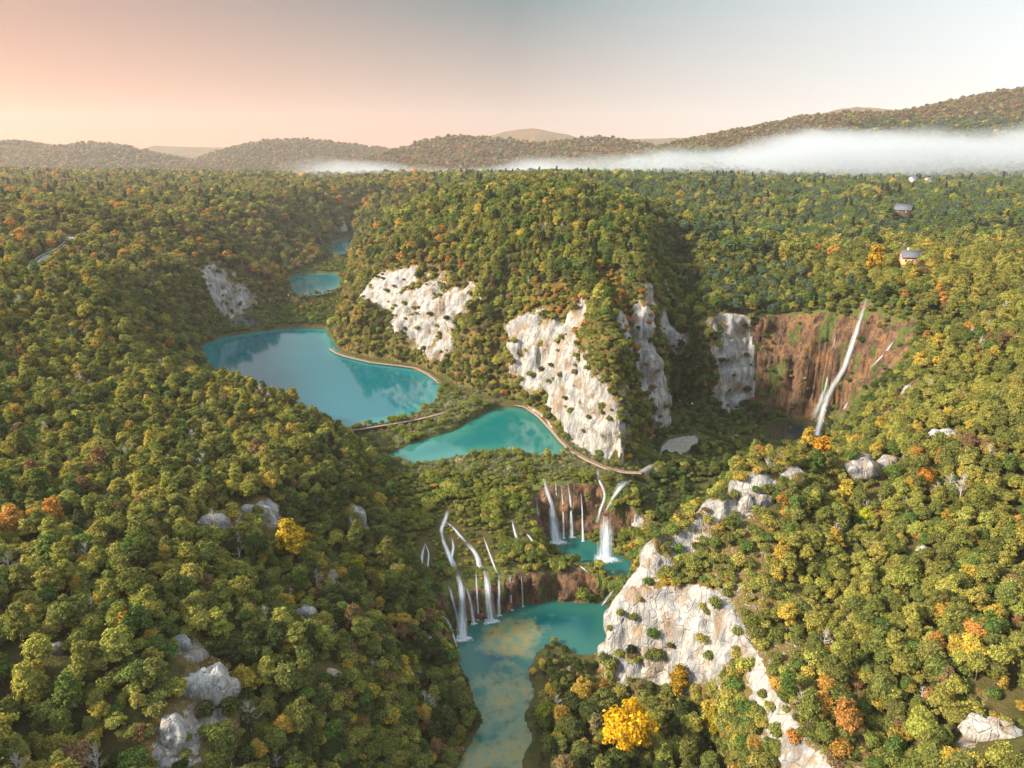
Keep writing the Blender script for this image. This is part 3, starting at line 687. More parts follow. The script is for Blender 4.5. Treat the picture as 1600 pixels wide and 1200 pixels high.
# ------------------------------------------------------------------ where falls, walks, rocks and houses stand (kept clear of trees)
BOARD1 = [(516,545,24.7),(524,551,24.7),(540,557,24.7),(580,566.5,24.7),(620,571,24.7),(650,575,24.7),(668,584,24.6),(690,600,24.3),(715,610,24),(742,618,23.7),(770,627,23.4)]
BOARD1b = [(770,627,23.4),(800,631,23),(822,636,22.8),(842,650,22.8),(862,671,22.7),(876,688,22.6),(892,704,22.6),(918,719,22.5),(945,731,22.3),(975,738,22.2),(1004,739,22.2)]
BOARD2 = [(516,676,24.6),(560,671,24.6),(610,663,24.6),(655,655,24.6),(690,646,24.4),(718,634,24.2),(745,629,23.8),(770,627,23.4)]
bw1 = spline([U(*p) for p in BOARD1], 150); bw1b = spline([U(*p) for p in BOARD1b], 120); bw2 = spline([U(*p) for p in BOARD2], 120)
FALLS = [  # label, [(px,py,width px)], base level or None, end on water
 ('tallest waterfall, a long white ribbon down the brown wall', [(1355,466,7),(1347,490,9),(1338,520,11),(1328,550,13),(1318,580,14),(1300,605,15),(1290,630,15),(1281,660,12),(1274,688,9)], True),
 ('thin veil of spray left of the tallest waterfall', [(1306,520,4),(1300,560,5),(1292,600,9),(1282,630,15),(1272,652,17)], False),
 ('faint narrow water streak right of the tallest waterfall', [(1398,530,4),(1385,550,6),(1360,575,7)], False),
 ('small lower cascade right of the tallest waterfall base', [(1330,620,4),(1318,640,7),(1308,668,8)], False),
 ('main waterfall of the upper row, widening to the terrace pool', [(850,746,6),(855,765,9),(862,790,16),(866,820,23),(869,846,29)], True),
 ('thin waterfall left in the upper row', [(838,778,3),(841,805,5),(843,838,7)], True),
 ('thin waterfall right in the upper row', [(887,752,3),(891,775,5),(893,810,7),(894,838,10)], True),
 ('faint water thread behind the main upper waterfall', [(868,752,3),(870,775,4),(872,800,5)], False),
 ('winding cascade below the boardwalk end', [(934,732,7),(934,746,9),(942,760,7),(946,775,7),(938,795,9),(934,815,11)], False),
 ('bright cascade spreading below the right end of the boardwalk', [(978,748,26),(968,762,18),(956,780,7),(946,800,6)], False),
 ('broad white curtain falling to the terrace pool', [(948,802,20),(948,825,27),(946,850,31),(945,876,36)], True),
 ('small dark cascade left of the upper row', [(800,812,5),(803,826,7),(808,842,8)], False),
 ('short white spill onto the mossy terrace', [(822,832,4),(828,838,7),(834,846,8)], False),
 ('top white cascade at the head of the left steps', [(699,797,10),(697,806,10),(693,816,12),(689,826,11),(691,836,8)], False),
 ('left branching cascade of the lower falls', [(690,828,7),(693,845,9),(700,862,13),(706,876,16),(711,888,15)], False),
 ('middle branching cascade joining the left branch', [(706,838,4),(709,852,7),(706,866,9),(704,876,9)], False),
 ('big left waterfall of the lower row', [(711,888,13),(718,902,10),(722,915,14),(722,940,17),(722,965,21),(723,992,25)], True),
 ('slanted side strand of the big left waterfall', [(701,912,6),(706,930,8),(713,955,8),(717,975,8)], False),
 ('pale right strand of the big left waterfall', [(729,915,5),(735,935,7),(740,970,11)], True),
 ('small zigzag cascade above the lower row', [(696,814,5),(704,820,6),(712,827,8),(719,836,11),(727,845,11)], False),
 ('stepped cascade feeding the wide lower waterfall', [(728,846,14),(738,856,14),(746,868,12),(748,882,18),(756,887,10)], False),
 ('wide waterfall in the middle of the lower row', [(758,887,8),(761,905,13),(764,930,18),(767,968,24)], True),
 ('narrow waterfall third in the lower row', [(780,896,4),(780,920,6),(780,958,9)], True),
 ('narrow waterfall rightmost in the lower row', [(797,896,5),(798,920,5),(799,952,8)], True),
 ('small cascade at the far left of the lower falls', [(664,846,3),(663,853,5),(659,865,9),(660,880,7)], False),
 ('short strand beside the far left cascade', [(664,848,3),(670,862,4),(669,876,6),(668,890,6)], False),
 ('thin cascade above the mossy grotto', [(755,836,3),(758,844,4),(762,856,5),(770,878,7),(778,896,6)], False),
 ('low rapids running down left of the lower pool', [(688,952,5),(700,968,7),(706,985,7),(714,1008,9)], False),
 ('small white rapids at the edge of the terrace pool', [(893,872,5),(906,882,8),(918,892,8)], False),
 ('little spill beside the crag at the pool edge', [(960,920,6),(950,932,8),(940,944,9)], False),
 ('faint thin strand between the two main lower waterfalls', [(744,892,3),(745,915,4),(747,955,6)], True),
 ('faint strand at the mossy right part of the lower wall', [(815,898,3),(816,920,4),(817,945,5)], True),
 ('thin strand between the upper main fall and right thin fall', [(877,756,2),(880,790,4),(881,838,6)], True),
 ('slim strand at the right of the upper wall', [(908,770,3),(910,800,4),(911,842,6)], True),
 ('far small cascade between the two upper lakes', [(450,458,5),(452,463,9),(453,468,10)], False)]
fall_paths = []
for lab, pts, onw in FALLS:
    pp = spline(pts, 4+3*len(pts)); hp = hits(pp[:, :2]); fall_paths.append((lab, pp, hp, onw))
fall_xy = np.concatenate([h[:, :2] for _, _, h, _ in fall_paths])
OUTCROPS = [  # pixel, size (x,y,z), yaw, label
 ((325,1085), (7.5,5,9), .5, 'big rounded pale boulder outcrop low on the left slope'), ((270,1150), (3.5,5,5), .5, 'tapering rock spur below the rounded left boulder'),
 ((335,818), (6,2.6,4), .25, 'left half of the pale rock ledge on the left slope'), ((400,803), (6.5,2.8,4.5), .25, 'right half of the pale rock ledge on the left slope'),
 ((480,965), (4,2.6,4.5), -.3, 'pointed grey outcrop in the middle of the left forest'), ((562,812), (3.4,2.5,5), .2, 'dark grey rock standing left of the cascades'),
 ((85,1020), (3,2,3), .3, 'small pale rock at far left in foreground trees'), ((280,1010), (4,2.4,3), .2, 'low pale rock above the rounded left boulder'), ((120,945), (3,1.8,3), 0, 'small white rock between yellow trees on the left slope'),
 ((520,1060), (4,2,3), -.4, 'flat brown grey rock in the dark lower left forest'),
 ((1345,738), (9,5,5), .25, 'broad white rock hump on the ridge of the right crag'), ((1165,790), (3.5,3,7), 0, 'upright white rock tooth on the crag ridge'), ((1190,785), (5,3,4), .3, 'white rock beside the upright tooth on the crag'),
 ((1385,725), (5,4,4), .7, 'brownish white rock right of the broad ridge hump'),
 ((1440,872), (4,3,5), .4, 'pinkish rock face among trees on the right slope'), ((1475,682), (8,4,4), .2, 'white rock patch high on the right slope'), ((1560,1150), (9,3,4), -.6, 'slanted white rock band at the lower right corner'), ((1420,610), (6,3,4), .6, 'pale rock patch right of the tall waterfall'), ((1350,455), (4,3,5), 0, 'pinkish rock beside the lip of the tallest waterfall'), ((1390,660), (6,3,4), .4, 'pale rock on the slope below the tall waterfall')]
oc_p = hits([o[0] for o in OUTCROPS])
HOUSE1 = D(1421,418,415); HOUSE1[2] = height(HOUSE1[:1], HOUSE1[1:2])[0]+.8
HOUSE2 = D(1410,343,640); HOUSE2[2] = height(HOUSE2[:1], HOUSE2[1:2])[0]+3
PLAZA = np.array([U(a, b_, 16.5)[:2] for a, b_ in ((1030,716),(1034,700),(1046,688),(1066,684),(1092,682),(1090,694),(1076,706),(1060,715))])
PATH = spline([U(1002,739,22.0), U(1016,730,19.5), U(1026,722,17.2), U(1036,715,16.7)], 40)
WALK = hits([(20,890),(50,868),(80,846),(105,827),(130,808),(152,790),(172,777),(210,757),(250,736)])
ROAD = hits([(40,432),(58,418),(72,406),(88,398),(102,391),(112,382),(118,374)])
CLEAR_LINES = [(bw1, 1.6), (bw1b, 1.6), (bw2, 1.5), (PATH, 1.6), (WALK, 1.8), (ROAD, 6.0)]

# ------------------------------------------------------------------ planting
COL = dict(olive=(.145,.158,.042), yg=(.245,.240,.056), gold=(.36,.27,.05), dark=(.064,.082,.026), fresh=(.095,.145,.036), orange=(.37,.20,.05), rust=(.20,.13,.065), blue=(.08,.12,.07), moss=(.15,.175,.034), reed=(.27,.27,.16), reedg=(.17,.21,.12), brown=(.19,.15,.065))
CWORD = dict(olive='olive green', yg='yellow green', gold='golden yellow', dark='dark green', fresh='fresh green', orange='orange', rust='rust brown', blue='bluish green', moss='mossy green', reed='tan', reedg='grey green', brown='brownish')
ZONES = {'left': (('olive',.34),('yg',.42),('dark',.07),('gold',.05),('rust',.02),('fresh',.09),('orange',.01)),
 'leftlow': (('olive',.45),('yg',.17),('dark',.25),('gold',.05),('fresh',.04),('rust',.04)),
 'canyon': (('dark',.35),('olive',.38),('yg',.12),('gold',.08),('brown',.07)),
 'dome': (('olive',.44),('fresh',.27),('yg',.18),('gold',.03),('dark',.08)),
 'cliffside': (('olive',.42),('brown',.12),('dark',.2),('yg',.2),('orange',.06)),
 'right': (('yg',.42),('gold',.06),('olive',.42),('fresh',.06),('orange',.02),('rust',.02)),
 'rightfar': (('blue',.39),('fresh',.22),('olive',.24),('yg',.13),('gold',.02)),
 'leftfar': (('olive',.36),('dark',.22),('brown',.16),('yg',.18),('orange',.08)),
 'ravine': (('dark',.35),('fresh',.33),('olive',.25),('yg',.07)),
 'falls': (('moss',.45),('yg',.22),('olive',.2),('fresh',.1),('gold',.03)),
 'bar': (('fresh',.5),('moss',.35),('dark',.15)),
 'hill': (('rust',.42),('brown',.38),('olive',.20))}
ZPLACE = {'left': 'on the left forest slope', 'leftlow': 'low on the shaded left canyon side', 'canyon': 'on the canyon floor in the foreground', 'dome': 'on the central wooded promontory', 'cliffside': 'clinging to the central cliffs', 'right': 'on the right forest slope', 'rightfar': 'on the far right plateau', 'leftfar': 'on the far left plateau', 'ravine': 'in the ravine by the tall waterfall', 'falls': 'among the waterfalls', 'hill': 'on a far hill', 'bar': 'on the green bar between the upper lakes'}
def jgrid(y0, y1, sp, k=.80, pad=40):
    yv = np.arange(y0, y1, sp); wmax = k*y1+pad; xv = np.arange(-wmax, wmax, sp)
    X, Y = np.meshgrid(xv, yv); X = X+RNG.uniform(-.48, .48, X.shape)*sp+(np.arange(len(yv)) % 2)[:, None]*sp*.5; Y = Y+RNG.uniform(-.48, .48, Y.shape)*sp
    m = np.abs(X) < k*Y+pad
    return X[m], Y[m]
bands = [(48, 300, 3.0), (300, 460, 3.9), (460, 800, 5.6), (800, 1300, 8.2), (1300, 2300, 11), (2300, 3600, 15.5)]
PX, PY, PB = [], [], []
for bi, (a, b_, sp_) in enumerate(bands):
    x, y = jgrid(a, b_, sp_); PX.append(x); PY.append(y); PB.append(np.full(len(x), bi))
sx, sy = jgrid(150, 345, 1.75, .62, 20); m = sdist(sx, sy, FLOOR) < .9      # undergrowth of the valley floor
PX.append(sx[m]); PY.append(sy[m]); PB.append(np.full(m.sum(), 9))
lx, ly = jgrid(430, 760, 3.0, .2, 0); lx = lx-.27*ly; m = (sdist(lx, ly, FLOOR) < -.5)     # green bars between the upper lakes
PX.append(lx[m]); PY.append(ly[m]); PB.append(np.full(m.sum(), 9))
ux, uy = jgrid(55, 330, 3.3, .72, 10); m = sdist(ux, uy, FLOOR) > 1.0        # understorey of the near slopes
PX.append(ux[m]); PY.append(uy[m]); PB.append(np.full(m.sum(), 8))
X = np.concatenate(PX); Y = np.concatenate(PY); B = np.concatenate(PB)
Hh, Dd, Tt, Ln = height(X, Y, True); e = .8
gx = (height(X+e, Y)-Hh)/e; gy = (height(X, Y+e)-Hh)/e; NZ = 1/np.sqrt(1+gx*gx+gy*gy)
ok = Ln > .6
for ln, r in CLEAR_LINES: ok &= ldist(X, Y, np.asarray(ln)[:, :2][::2 if len(ln) > 20 else 1]) > r
ok &= sdist(X, Y, PLAZA) > 1.0
for p, o in zip(oc_p, OUTCROPS):
    dirn = -p[:2]/np.linalg.norm(p[:2]); rad = max(o[1][0], o[1][1])*.75
    al = (X-p[0])*dirn[0]+(Y-p[1])*dirn[1]; ac = np.abs((X-p[0])*-dirn[1]+(Y-p[1])*dirn[0])
    ok &= ~((ac < rad) & (al > -rad*.6) & (al < rad+3.5))
for hpos, rr, front in ((HOUSE1, 7, 40), (HOUSE2, 9, 55)):
    al = hpos[1]-Y; ok &= ~((np.abs(X-hpos[0]*Y/hpos[1]) < rr) & (al > -9) & (al < front))
fd = np.full(X.shape, 99.); nearf = (Y < 260) & (np.abs(X) < 60) | ((X > 120) & (X < 190) & (Y > 290) & (Y < 350))
q = np.stack([X[nearf], Y[nearf]], 1)
fd[nearf] = np.sqrt(((q[:, None]-fall_xy[None])**2).sum(-1)).min(1)
ok &= fd > 1.25
rnd = RNG.random(len(X)); floor = Dd < 1.0
zone = np.full(len(X), 'left', object)
zone[(X > -20)] = 'dome'; zone[(Y > 430) & (X < -40-.12*(Y-430))] = 'leftfar'; zone[(Y > 600) & (X < 0)] = 'leftfar'
u_ = X/np.maximum(Y, 1)
zone[(Y > 500) & (u_ > -.2+.0*Y) & (X > -110)] = 'dome'; zone[(Y > 560) & (u_ > .12)] = 'rightfar'; zone[(Y > 350) & (Y <= 560) & (X > 105)] = 'rightfar'
zone[(X > 175) & (Y < 520)] = 'right'; zone[(X > 46) & (Y < 300) & ~floor & ~((X < 75) & (Y > 255))] = 'right'
zone[(Y < 430) & (X > -110) & (X < 90) & (Y > 255) & (Tt < .98) & ~floor & (X > -60+(300-Y)*.5)] = 'cliffside'
zone[(X < -10) & (Y < 300) & ~floor] = 'left'; zone[(X < -5) & (X > -62) & (Y < 215) & ~floor & (Tt < .75)] = 'leftlow'
zone[floor & (Y < 178)] = 'canyon'; zone[floor & (Y >= 178) & (Y < 260) & (X < 46)] = 'falls'; zone[floor & (X > 46) & (Y > 195) & (Y < 360)] = 'ravine'
zone[floor & (X < 60) & (Y > 252) & (Y < 420)] = 'falls'; zone[floor & (B == 9) & (Y > 420)] = 'bar'; zone[Y > 1750] = 'hill'
size = np.where(B == 0, .70, np.where(B == 1, .84, np.where(B == 2, .95, np.where(B == 3, 1.2, np.where(B == 4, 1.45, 1.9)))))*RNG.uniform(.55, 1.35, len(X))
shrub = B == 8; size = np.where(shrub, RNG.uniform(.6, 1.15, len(X)), size)
steep = NZ < .56; mid = (NZ >= .56) & (NZ < .70)
near = Y < 760
BN = np.ones(len(X)); mm = near & (NZ < .72); BN[mm] = 1-bareness(np.stack([X, Y, Hh], -1)[mm])
ok &= ~(near & (steep | mid) & (rnd > np.where(BN > .5, .92, np.where(BN > .15, .25, .05)))); shrub |= near & steep; size = np.where(near & steep, RNG.uniform(.5, 1.25, len(X)), size)
size = np.where(near & mid & ~steep, size*.75, size)
fl = floor & (B == 9); shrub |= fl
size = np.where(fl, RNG.uniform(.3, .75, len(X))+.75*np.clip(vnoise(X/7, Y/7, seed=97), 0, 1), size)
size = np.where((fd < 4) & fl, np.minimum(size, .38), size)
wet = fl & (zone == 'falls') & (Y > 242) & (Y < 420)
farfl = floor & (B < 9) & (Y > 420) & (Y < 1050); size = np.where(farfl, size*.3, size)
ok &= ~(floor & (B < 9) & (Y > 178) & (Y < 420) & ~((zone == 'ravine') & (rnd < .45))); size = np.where(floor & (B < 9) & (zone == 'ravine'), size*.6, size)
ok &= ~((B == 9) & (Y < 178) & (rnd > .3))
ok &= ~((B == 9) & (zone == 'ravine') & (rnd > .5))
clearing = (np.hypot(X-112, Y-305) < 17) | (np.hypot(X-78, Y-325) < 9); ok &= ~(clearing & ((B < 9) | (rnd > .25)))
ok &= ~((zone == 'hill') & (Hh < 118))
ok &= ~((zone == 'canyon') & (B < 9) & (Ln < 3.2))
inside = (X > -16) & (X < 38) & (Y > 150) & (Y < 172) & floor; size = np.where(inside & (B < 9), size*.55, size)
bz = np.zeros(len(X)); mm = (Y < 640) & (NZ < .97); bz[mm] = bareness(np.stack([X, Y, Hh], -1)[mm])
ok &= ~((bz > .3) & (rnd > np.where(NZ < .74, .06, .75))); shrub |= bz > .3; size = np.where((bz > .3) & (B < 8), RNG.uniform(.35, .95, len(X)), size)
crest = (X > 20) & (X < 72) & (Y > 165) & (Y < 196) & ~floor; shrub |= crest & (B < 8); size = np.where(crest & (B < 8), RNG.uniform(.4, .9, len(X)), size); ok &= ~(crest & (rnd > .85))
# plants rooted on the steep faces
ex = []
for V, F, veg, mk in CLIFFPTS:
    q = V[F]; ar = np.linalg.norm(np.cross(q[:, 2]-q[:, 0], q[:, 3]-q[:, 1]), axis=1)/2; fv = veg[F].mean(1); ct = q.mean(1)
    pr = ar*np.where(fv > .75, .26, np.where(fv > .4, .12, .012))*np.where(ct[:, 1] > 300, .75, 1)
    ex.append(ct[RNG.random(len(ar)) < pr])
ex = np.concatenate(ex); exl = height(ex[:, 0], ex[:, 1], True); ex = ex[exl[3] > .8]
fdx = np.sqrt(((ex[:, None, :2]-fall_xy[None])**2).sum(-1)).min(1); ex = ex[fdx > 1.6]
ne = len(ex); exz = np.full(ne, 'cliffside', object); exz[(ex[:, 0] < -12) & (ex[:, 1] < 300)] = 'leftlow'; exz[(ex[:, 0] > 35) & (ex[:, 1] < 260)] = 'right'; exz[(ex[:, 0] > 80) & (ex[:, 1] > 280)] = 'ravine'; exz[(np.abs(ex[:, 0]) < 35) & (ex[:, 1] > 178) & (ex[:, 1] < 250)] = 'falls'
X = np.r_[X, ex[:, 0]]; Y = np.r_[Y, ex[:, 1]]; Hh = np.r_[Hh, ex[:, 2]]; zone = np.r_[zone, exz]
size = np.r_[size, RNG.uniform(.45, 1.25, ne)]; shrub = np.r_[shrub, np.ones(ne, bool)]; wet = np.r_[wet, np.zeros(ne, bool)]; B = np.r_[B, np.full(ne, 8)]; rnd = np.r_[rnd, RNG.random(ne)]; NZ = np.r_[NZ, np.full(ne, .4)]; floor = np.r_[floor, np.zeros(ne, bool)]; ok = np.r_[ok, np.ones(ne, bool)]
pxs, pys, dcs = project(np.stack([X, Y, Hh+6*size], -1))
ok &= (dcs > 5) & (pxs > -190) & (pxs < 1790) & (pys < 1400) & (pys > -100)
idx = np.where(ok)[0]
X, Y, Z, zone, size, shrub, wet, B, rnd, NZ, floor = [a[idx] for a in (X, Y, Hh, zone, size, shrub, wet, B, rnd, NZ, floor)]
n = len(X); print('plants', n)
var = np.zeros(n, int); cname = np.empty(n, object); tint = np.zeros((n, 3)); r2 = RNG.random(n); r3 = RNG.random(n)
patch = fbm(X/38, Y/38, seed=91, octv=3)*.5+.5
for zk, tab in ZONES.items():
    m = zone == zk; names = [t[0] for t in tab]; cum = np.cumsum([t[1] for t in tab])
    rr_ = np.clip(.55*r2+.45*patch, 0, .9999) if zk != 'hill' else r2
    rr_ = np.argsort(np.argsort(rr_[m]))/max(m.sum(), 1)      # keep the shares exact
    cname[m] = np.array(names, object)[np.minimum(np.searchsorted(cum/cum[-1], rr_), len(names)-1)]
cname[wet] = np.where(r2[wet] < .45, 'reed', np.where(r2[wet] < .8, 'reedg', 'moss'))
for k, c in COL.items(): tint[cname == k] = c
tint *= RNG.uniform(.8, 1.22, (n, 1))*RNG.uniform(.93, 1.07, (n, 3))
spr = (r3 > .965) & np.isin(zone, ['dome', 'rightfar', 'leftfar', 'ravine']) & ~shrub
for i in range(n):
    s = r3[i]
    if shrub[i]: k = ('reed%d' % int(s*2)) if (wet[i] and cname[i] != 'moss') else 'shrub%d' % int(s*3)
    elif B[i] <= 1 and r2[i]*7 % 1 < .03: k = 'bare'
    elif B[i] <= 1 or B[i] >= 8: k = 'spruce' if spr[i] else 'broad%d' % int(s*6)
    elif B[i] <= 3: k = 'midspruce' if spr[i] else 'mid%d' % int(s*4)
    else: k = 'far%d' % int(s*2)
    var[i] = VIDX[k]
tint[spr] = (.028, .045, .02)
rot = RNG.uniform(0, 2*PI, n); scl = size[:, None]*np.stack([RNG.uniform(.88, 1.15, n)]*2+[RNG.uniform(.85, 1.2, n)], 1)
Z = Z-.15
# the trees that show largest stand as single trees, the rest is forest
isreed = np.array([NAMES[v].startswith('reed') for v in var])
pxs, pys, dcs = project(np.stack([X, Y, Z+5*size], -1)); app = size/dcs
cand = np.where((~shrub) & (var != VIDX['bare']) & (pxs > 5) & (pxs < 1595) & (pys > 0) & (pys < 1190) & (B < 9))[0]
cand = cand[np.argsort(-app[cand])][:900]
tt = np.linspace(.25, .97, 48)[None]
top = np.stack([X[cand], Y[cand], Z[cand]+7.5*size[cand]-CAM_H], 1)
vis = ((CAM_H+top[:, 2:3]*tt) > height(top[:, :1]*tt, top[:, 1:2]*tt)+1.5).all(1)
solo = cand[vis][:290]
is_solo = np.zeros(n, bool); is_solo[solo] = True
def add_tree(kind, loc, rz, sc_, tn, label, group, cat='tree', nm=None):
    cm, tm = TREES[kind]
    nm = nm or ('spruce_tree' if kind == 'spruce' else 'broadleaf_tree')
    r = link(nm, None, label=label, cat=cat, group=group); r.location = loc; r.rotation_euler = (0, 0, rz); r.scale = sc_
    c = link('crown', cm, r); c['tint'] = [float(v) for v in tn]+[1.0]
    link('trunk', tm, r)
    return r
REFS = [(p, 'the '+n_) for p, n_ in zip(oc_p, ['big rounded left boulder','rock spur under the left boulder','left half of the pale ledge','right half of the pale ledge','pointed outcrop in the left forest','dark rock left of the cascades','small rock at far left','low rock above the rounded boulder','small white rock on the left','flat rock in the lower left forest','white hump on the crag ridge','upright rock tooth','rock beside the upright tooth','brownish ridge rock','pinkish rock on the right','white patch high on the right','white band at lower right','pale patch right of the tall waterfall','rock at the lip of the tall waterfall','pale rock below the tall waterfall'])]
for (px, py), nm in (((722,992), 'big left waterfall'), ((780,1120), 'stream bend in the foreground'), ((950,1000), 'shaded crag face'), ((1220,1010), 'pale rock rib'), ((130,808), 'hillside walkway'), ((600,715), 'left tip of the reed lake'), ((345,570), 'left end of the large lake'), ((975,1190), 'bright yellow tree'), ((1350,1150), 'foot of the right slope'), ((30,1150), 'lower left corner'), ((1580,1000), 'right edge of the view'), ((20,720), 'left edge of the view'), ((200,560), 'crest of the left hill')):
    REFS.append((hits([(px, py)])[0], 'the '+nm))
ORD = ['nearest', 'second nearest', 'third nearest', 'fourth nearest', 'fifth nearest', 'sixth nearest', 'seventh nearest', 'eighth nearest', 'ninth nearest', 'tenth nearest', 'eleventh nearest', 'farthest']
rp = np.array([r_[0] for r_ in REFS]); rpx = project(rp)
book = {}
for i in solo:
    P_ = np.array([X[i], Y[i], Z[i]]); k = int(np.argmin(((rp-P_)**2).sum(1))); a_, b_, _ = project(P_)
    dx, dy = a_-rpx[0][k], b_-rpx[1][k]
    side = ('right of' if dx > 0 else 'left of') if abs(dx) > abs(dy) else ('below' if dy > 0 else 'above')
    book.setdefault((cname[i], side, k), []).append((math.hypot(dx, dy), i))
for (cn, side, k), lst in book.items():
    for j, (_, i) in enumerate(sorted(lst)):
        lab = '%s leafy tree %s %s' % (CWORD[cn], side, REFS[k][1])
        if len(lst) > 1: lab = '%s, %s' % (lab.replace(' leafy', ''), ORD[min(j, 11)])
        add_tree(NAMES[var[i]], (X[i], Y[i], Z[i]), rot[i], scl[i], tint[i], lab, 'trees '+ZPLACE[zone[i]])
LANDMARKS = [((975,1190), 'broad2', 1.75, (.50,.31,.015), 'large bright yellow tree at the bottom centre below the crag'), ((850,1135), 'broad0', .95, (.13,.15,.02), 'olive yellow round tree beside the stream in the foreground'), ((1060,1100), 'broad3', 1.1, (.27,.17,.02), 'amber tree against the foot of the shaded cliff'), ((1115,1150), 'broad1', .95, (.24,.19,.02), 'slim yellow tree at the base of the pale rock rib'), ((940,1100), 'broad4', .95, (.24,.13,.03), 'brownish orange tree behind the big yellow tree'),
 ((460,880), 'broad5', 1.45, (.36,.26,.022), 'tall golden yellow tree in the middle of the left slope'), ((560,900), 'broad0', 1.0, (.27,.25,.022), 'yellow green tree right of the tall golden tree'), ((1280,730), 'broad1', 1.35, (.46,.24,.022), 'orange gold tree on the ridge below the tall waterfall'), ((1350,830), 'broad2', .8, (.30,.33,.025), 'bright lime green tree on the crag slope'), ((1365,440), 'broad3', 1.9, (.42,.27,.025), 'tall golden tree left of the orange house'), ((1365,400), 'broad0', 1.9, (.05,.075,.02), 'dark green round tree behind the golden tree'), ((1440,770), 'broad4', 1.05, (.42,.19,.03), 'orange tree near the bare tree on the crag slope'), ((985,1030), 'broad1', .55, (.03,.045,.02), 'small dark tree growing against the shaded cliff face')]
for (px, py), kind, s, tn, lab in LANDMARKS:
    p = hit(px, py)
    add_tree(kind, p-np.array([0, 0, .3]), random.uniform(0, 6), (s, s, s*1.08), tn, lab, None)
for (px, py), s, lab in (((1497,790), 1.25, 'bare brown leafless tree on the right slope'), ((375,880), 1.0, 'bare pale leafless tree below the left rock ledge'), ((320,745), 1.0, 'thin pale trunked leafless tree high on the left slope')):
    p = hit(px, py); r = link('bare_tree', None, label=lab, cat='tree'); r.location = p; r.scale = (s, s, s); link('branches', BARE, r)
rest = ~is_solo
def sc_grp(name, m, label, cat):
    scatter(name, np.stack([X, Y, Z], 1)[m], var[m], rot[m], scl[m], tint[m], label, cat)
hillm = zone == 'hill'; und = shrub & ~isreed
sc_grp('forest', rest & ~shrub & ~hillm, 'mixed autumn forest covering the slopes and plateaus', 'forest')
sc_grp('hill_forest', rest & hillm, 'orange autumn woods on the far hills', 'forest')
sc_grp('undergrowth', und, 'shrubs on the cliffs and around the waterfalls', 'shrubs')
sc_grp('reed_bed', isreed, 'grey green and tan reeds around the small turquoise lake', 'reeds')

# ------------------------------------------------------------------ waterfalls
for lab, pp, hp, onw in fall_paths:
    m = len(pp); _, _, dc = project(hp)
    dr = np.array([ray(q_[0], q_[1]) for q_ in pp]); T = hp[:, 1]/dr[:, 1]
    Tm = np.minimum(T, np.minimum(np.r_[T[1:], T[-1]], np.r_[T[0], T[:-1]]))
    for _ in range(8): Tm[1:-1] = np.minimum((Tm[:-2]+2*Tm[1:-1]+Tm[2:])/4, T[1:-1])
    c = dr*Tm[:, None]+np.array([0, 0, CAM_H])
    wid = pp[:, 2]/FPX*dc*(.8 if onw else .68); view = np.stack([-c[:, 0], -c[:, 1], 0*c[:, 0]], 1); view /= np.linalg.norm(view, axis=1, keepdims=True)
    c = c+view*((1.3 if onw else .8)+.1*wid[:, None])+np.array([0, 0, .3])
    right = np.stack([-view[:, 1], view[:, 0], 0*view[:, 0]], 1); K2 = 9; V = []; ed = []; st = []
    L = np.r_[0, np.cumsum(np.linalg.norm(np.diff(c, axis=0), axis=1))]
    for i in range(m):
        for k in range(K2):
            a = k/(K2-1)*2-1
            V.append(c[i]+right[i]*a*wid[i]*.55+view[i]*(.35*wid[i]*(1-a*a)+.12*vnoise(np.array(a*3.), np.array(L[i]*.3), seed=31)))
            ed.append((1-abs(a)**1.4)*min(1, .25+3.0*i/m, 1 if onw else .3+3.0*(m-1-i)/m)); st.append((a*wid[i]*1.6, L[i], sum(map(ord, lab)) % 50))
    me = mesh_np('waterfall', V, grid_faces(m, K2), M['fall'], True); fattr(me, 'edge', ed)
    a = me.attributes.new('strand', 'FLOAT_VECTOR', 'POINT'); a.data.foreach_set('vector', np.array(st, np.float32).ravel())
    r = link('waterfall', me, label=lab, cat='waterfall')
    if onw:                              # churned water at the foot
        g = []; rr_ = wid[-1]*.75
        F = []; V2 = [c[-1]*[1, 1, 0]+[0, 0, c[-1][2]]]
        base = c[-1].copy(); lv = min((z for z, poly in LK.values() if sdist(np.array([base[0]]), np.array([base[1]]), poly)[0] < 6), default=base[2]); base[2] = lv+.12
        V2 = [base+np.array([0, 0, .25])]
        for ring in (1, 2):
            for k in range(16):
                q_ = 2*PI*k/16; rad = rr_*ring*.55*(1+.25*math.sin(3*q_+ring)); V2.append(base+np.array([math.cos(q_)*rad, math.sin(q_)*rad*.7-.3, .16*(2-ring)]))
        F = [(0, 0, 1+k, 1+(k+1) % 16) for k in range(16)]
        F2 = [(1+k, 17+k, 17+(k+1) % 16, 1+(k+1) % 16) for k in range(16)]
        me = bpy.data.meshes.new('foam'); me.from_pydata([tuple(v) for v in V2], [], [(0, 1+k, 1+(k+1) % 16) for k in range(16)]+F2); me.materials.append(M['fall'])
        fattr(me, 'edge', [1.0]*17+[.05]*16)
        a = me.attributes.new('strand', 'FLOAT_VECTOR', 'POINT'); a.data.foreach_set('vector', (np.array(V2, np.float32)*[.6, 12, 1]).astype(np.float32).ravel())
        link('foam', me, r)

